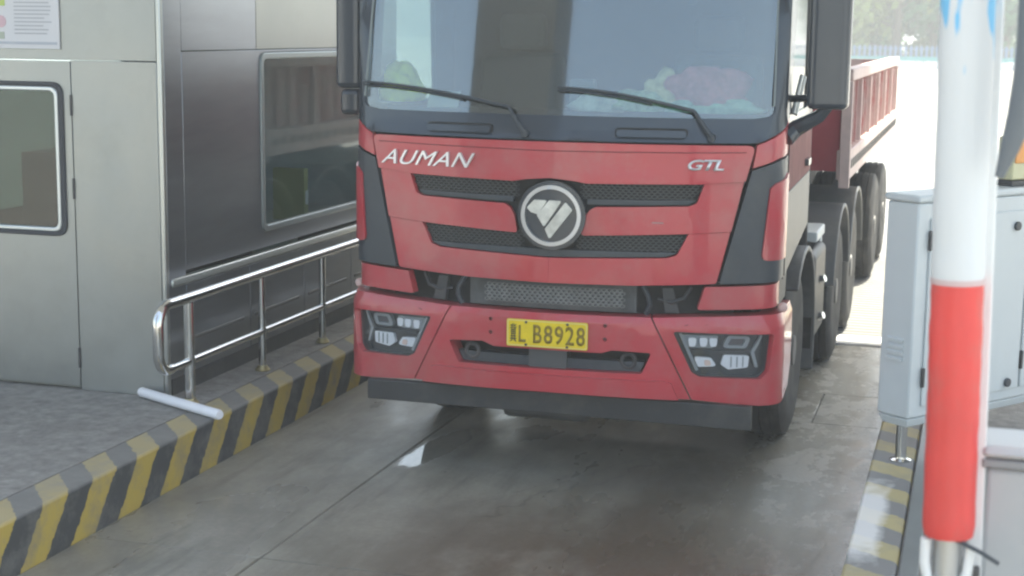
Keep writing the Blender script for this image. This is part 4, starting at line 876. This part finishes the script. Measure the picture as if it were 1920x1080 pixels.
# thick cable bundle hanging into the picture at the top right
hz = MB(); hz.tube([(.118, 3.9, 2.75), (.112, 3.9, 2.55), (.112, 3.9, 2.42), (.106, 3.9, 2.33), (.092, 3.9, 2.24), (.072, 3.9, 2.16), (.052, 3.9, 2.09)], [.044, .042, .041, .038, .032, .023, .011], 18)
reg(hz.build('cable_sleeve', mat('sleeve_grey', (.13, .15, .17), .6)), 'thick dark grey curved cable sleeve hanging at the upper right edge', 'cable')
# small orange and cream fee display behind the barrier
fd = empty('fee_display', cb(1., .1, 1.642), 'small orange and cream display box above the cabinet at the right edge', 'display')
cbox('display_case', .80, 1.2, .05, .15, 1.672, 1.90, mat('display_cream', (.62, .60, .38), .5), fd, bevel=.01)
cbox('display_face', .812, 1.19, .04, .0495, 1.762, 1.89, mat('display_orange', (.80, .34, .08), .45), fd, bevel=.004)
cbox('display_base', .79, 1.21, .04, .16, 1.642, 1.670, M_DGREY, fd, bevel=.004)

# ------------------------------------------------------------------ canopy over the lanes
can = empty('toll_canopy', (0, 8, 0), 'flat pale canopy roof spanning the toll lanes overhead', 'canopy')
CZ = 6.2
MB().box(-30, 5.0, 5.2, 15.0, CZ, CZ+.8).build('roof', M_SOFFIT, can, bevel=.03)
for k in range(-3, 4): MB().box(-30, 4.98, 10.1+k*1.45-.06, 10.1+k*1.45+.06, CZ-.06, CZ-.002).build('soffit_batten', M_CAB, can)
for x in (-22.5, -13.9, 4.2): 
    MB().box(x-.5, x+.5, 6.5, 7.3, 0, CZ-.07).build('column', mat('column_grey', (.16, .17, .19), .5) if not bpy.data.materials.get('column_grey') else bpy.data.materials['column_grey'], can, bevel=.03)
    MB().box(x-.4, x+.4, 13.4, 14.2, 0, CZ-.07).build('column', bpy.data.materials['column_grey'], can, bevel=.03)

# unseen dark block added behind the camera to darken a band in the windscreen
gan = empty('reflection_block', (-6.7, -3.6, -.03), 'unseen dark block added behind the camera, mirrored as the broad dark windscreen band', 'block')
MB().box(-8.6, -4.75, -5.1, -2.1, .2, 13).build('shaft', mat('reflection_block_dark', (.045, .05, .06), .5), gan, bevel=.03)
MB().box(-8.75, -4.6, -5.25, -1.95, -.03, .199).build('base_plinth', M_DGREY, gan)
for k in range(5): MB().box(-8.62, -4.73, -5.12, -2.08, 2.4+k*2.4, 2.46+k*2.4).build('block_joint', M_DGREY, gan)

# ------------------------------------------------------------------ far background: wall, fence, trees
FY, FZ = 75, .80
rp = MB(); rp.prism([(30, -.029), (71, FZ), (240, FZ), (240, -.1), (30, -.1)], lambda y_, z: Vector((-120, y_, z)), lambda y_, z: Vector((120, y_, z)))
reg(rp.build('approach_ramp', M_GROUND, smooth=False), kind='structure')
wl = empty('boundary_wall', (-4, FY, FZ), 'low white boundary wall below the blue fence far behind the truck', 'wall')
for k in range(24):
    x = -17+k*1.1; MB().box(x+.02, x+1.08, FY, FY+.25, FZ-.01, FZ+.34).build('wall_block', M_WHITE, wl, bevel=.02)
fe = empty('picket_fence', (-4, FY+.12, FZ+.34), 'blue picket fence with cyan rail on the far boundary wall', 'fence')
MB().box(-17, 9.4, FY+.08, FY+.16, FZ+.36, FZ+.55).build('rail', M_FCYAN, fe)
MB().box(-17, 9.4, FY+.10, FY+.14, FZ+.90, FZ+.94).build('rail', M_FBLUE, fe)
pk = MB().box(-.055, .055, -.03, .03, 0, .5).build('picket', M_FBLUE, fe, local=True)
xs = [-16.9+.235*k for k in range(112)]
for i, x in enumerate(xs):
    o = pk if i == 0 else copy_obj(pk, fe)
    o.location = Vector((x, FY+.05, FZ+.55))-WL[fe]
def tree_mesh(seed, mt):
    rnd = random.Random(seed); cl = MB(); lf = MB()
    h = rnd.uniform(6.5, 8.5)
    cl.tube([(0, 0, 0), (.1, .05, h*.3), (-.05, .1, h*.6), (.05, 0, h*.85)], [.22, .17, .1, .04], 8)
    cents = []
    for k in range(26):
        a = rnd.uniform(0, 6.28); z = h*rnd.uniform(.06, .95); rr = 2.1*math.sin(max(.15, min(1, 1.15-z/h))*1.5)*rnd.uniform(.4, 1)
        c = Vector((rr*math.cos(a), rr*math.sin(a), z)); cents.append((c, rnd.uniform(.7, 1.25)))
        cl.tube([(0, 0, z*.75), c*.6+Vector((0, 0, z*.35)), c], [.06, .04, .015], 5)
    for c, r in cents:
        for _ in range(210):
            d = Vector((rnd.gauss(0, 1), rnd.gauss(0, 1), rnd.gauss(0, .8))).normalized()*r*rnd.uniform(.35, 1.05); p = c+d
            if p.z < .1: continue
            n = (d+Vector((rnd.gauss(0, .5), rnd.gauss(0, .5), rnd.gauss(0, .5)))).normalized(); t1 = n.orthogonal().normalized(); t2 = n.cross(t1); s_ = rnd.uniform(.15, .30)
            lf.bm.faces.new([lf.bm.verts.new(p+t1*s_), lf.bm.verts.new(p+t2*s_*.6), lf.bm.verts.new(p-t1*s_), lf.bm.verts.new(p-t2*s_*.6)])
    return cl, lf
protos = []
labs = ['dark green tree behind the far blue fence', 'mid green tree behind the far blue fence', 'yellowish green tree behind the far blue fence']
spx = [(-7.3, 79, 0), (-5.7, 81, 1), (-4.2, 78.5, 2), (-2.5, 80, 0), (-.9, 82, 1), (.9, 79.5, 0)]
where = ['beside the truck mirror', 'second from the truck mirror', 'in the middle of the gap', 'left of the barrier arm', 'partly behind the barrier arm', 'right of the barrier arm']
for i, (x, y_, k) in enumerate(spx):
    root = empty('tree', (x, y_, FZ), labs[k]+', '+where[i], 'tree', 'trees behind the far fence')
    cl, lf = tree_mesh(20+i, k); cl.build('trunk', M_BARK, root, local=True); lf.build('crown', M_LEAF[k], root, local=True, smooth=False)

# ------------------------------------------------------------------ haze
hz = MB().box(-300, 300, -300, 420, -1.6, 14.5).build('glare_haze', None, smooth=False); reg(hz, kind='stuff')  # scattering volume added to imitate lens glare lifting the blacks
m_ = bpy.data.materials.new('glare_haze_air'); m_.use_nodes = True; t = m_.node_tree; t.nodes.remove(t.nodes['Principled BSDF'])
pv = t.nodes.new('ShaderNodeVolumePrincipled'); pv.inputs['Color'].default_value = (.93, .965, 1, 1); pv.inputs['Density'].default_value = .0052; pv.inputs['Anisotropy'].default_value = 0
t.links.new(pv.outputs[0], t.nodes['Material Output'].inputs['Volume']); hz.data.materials.append(m_)
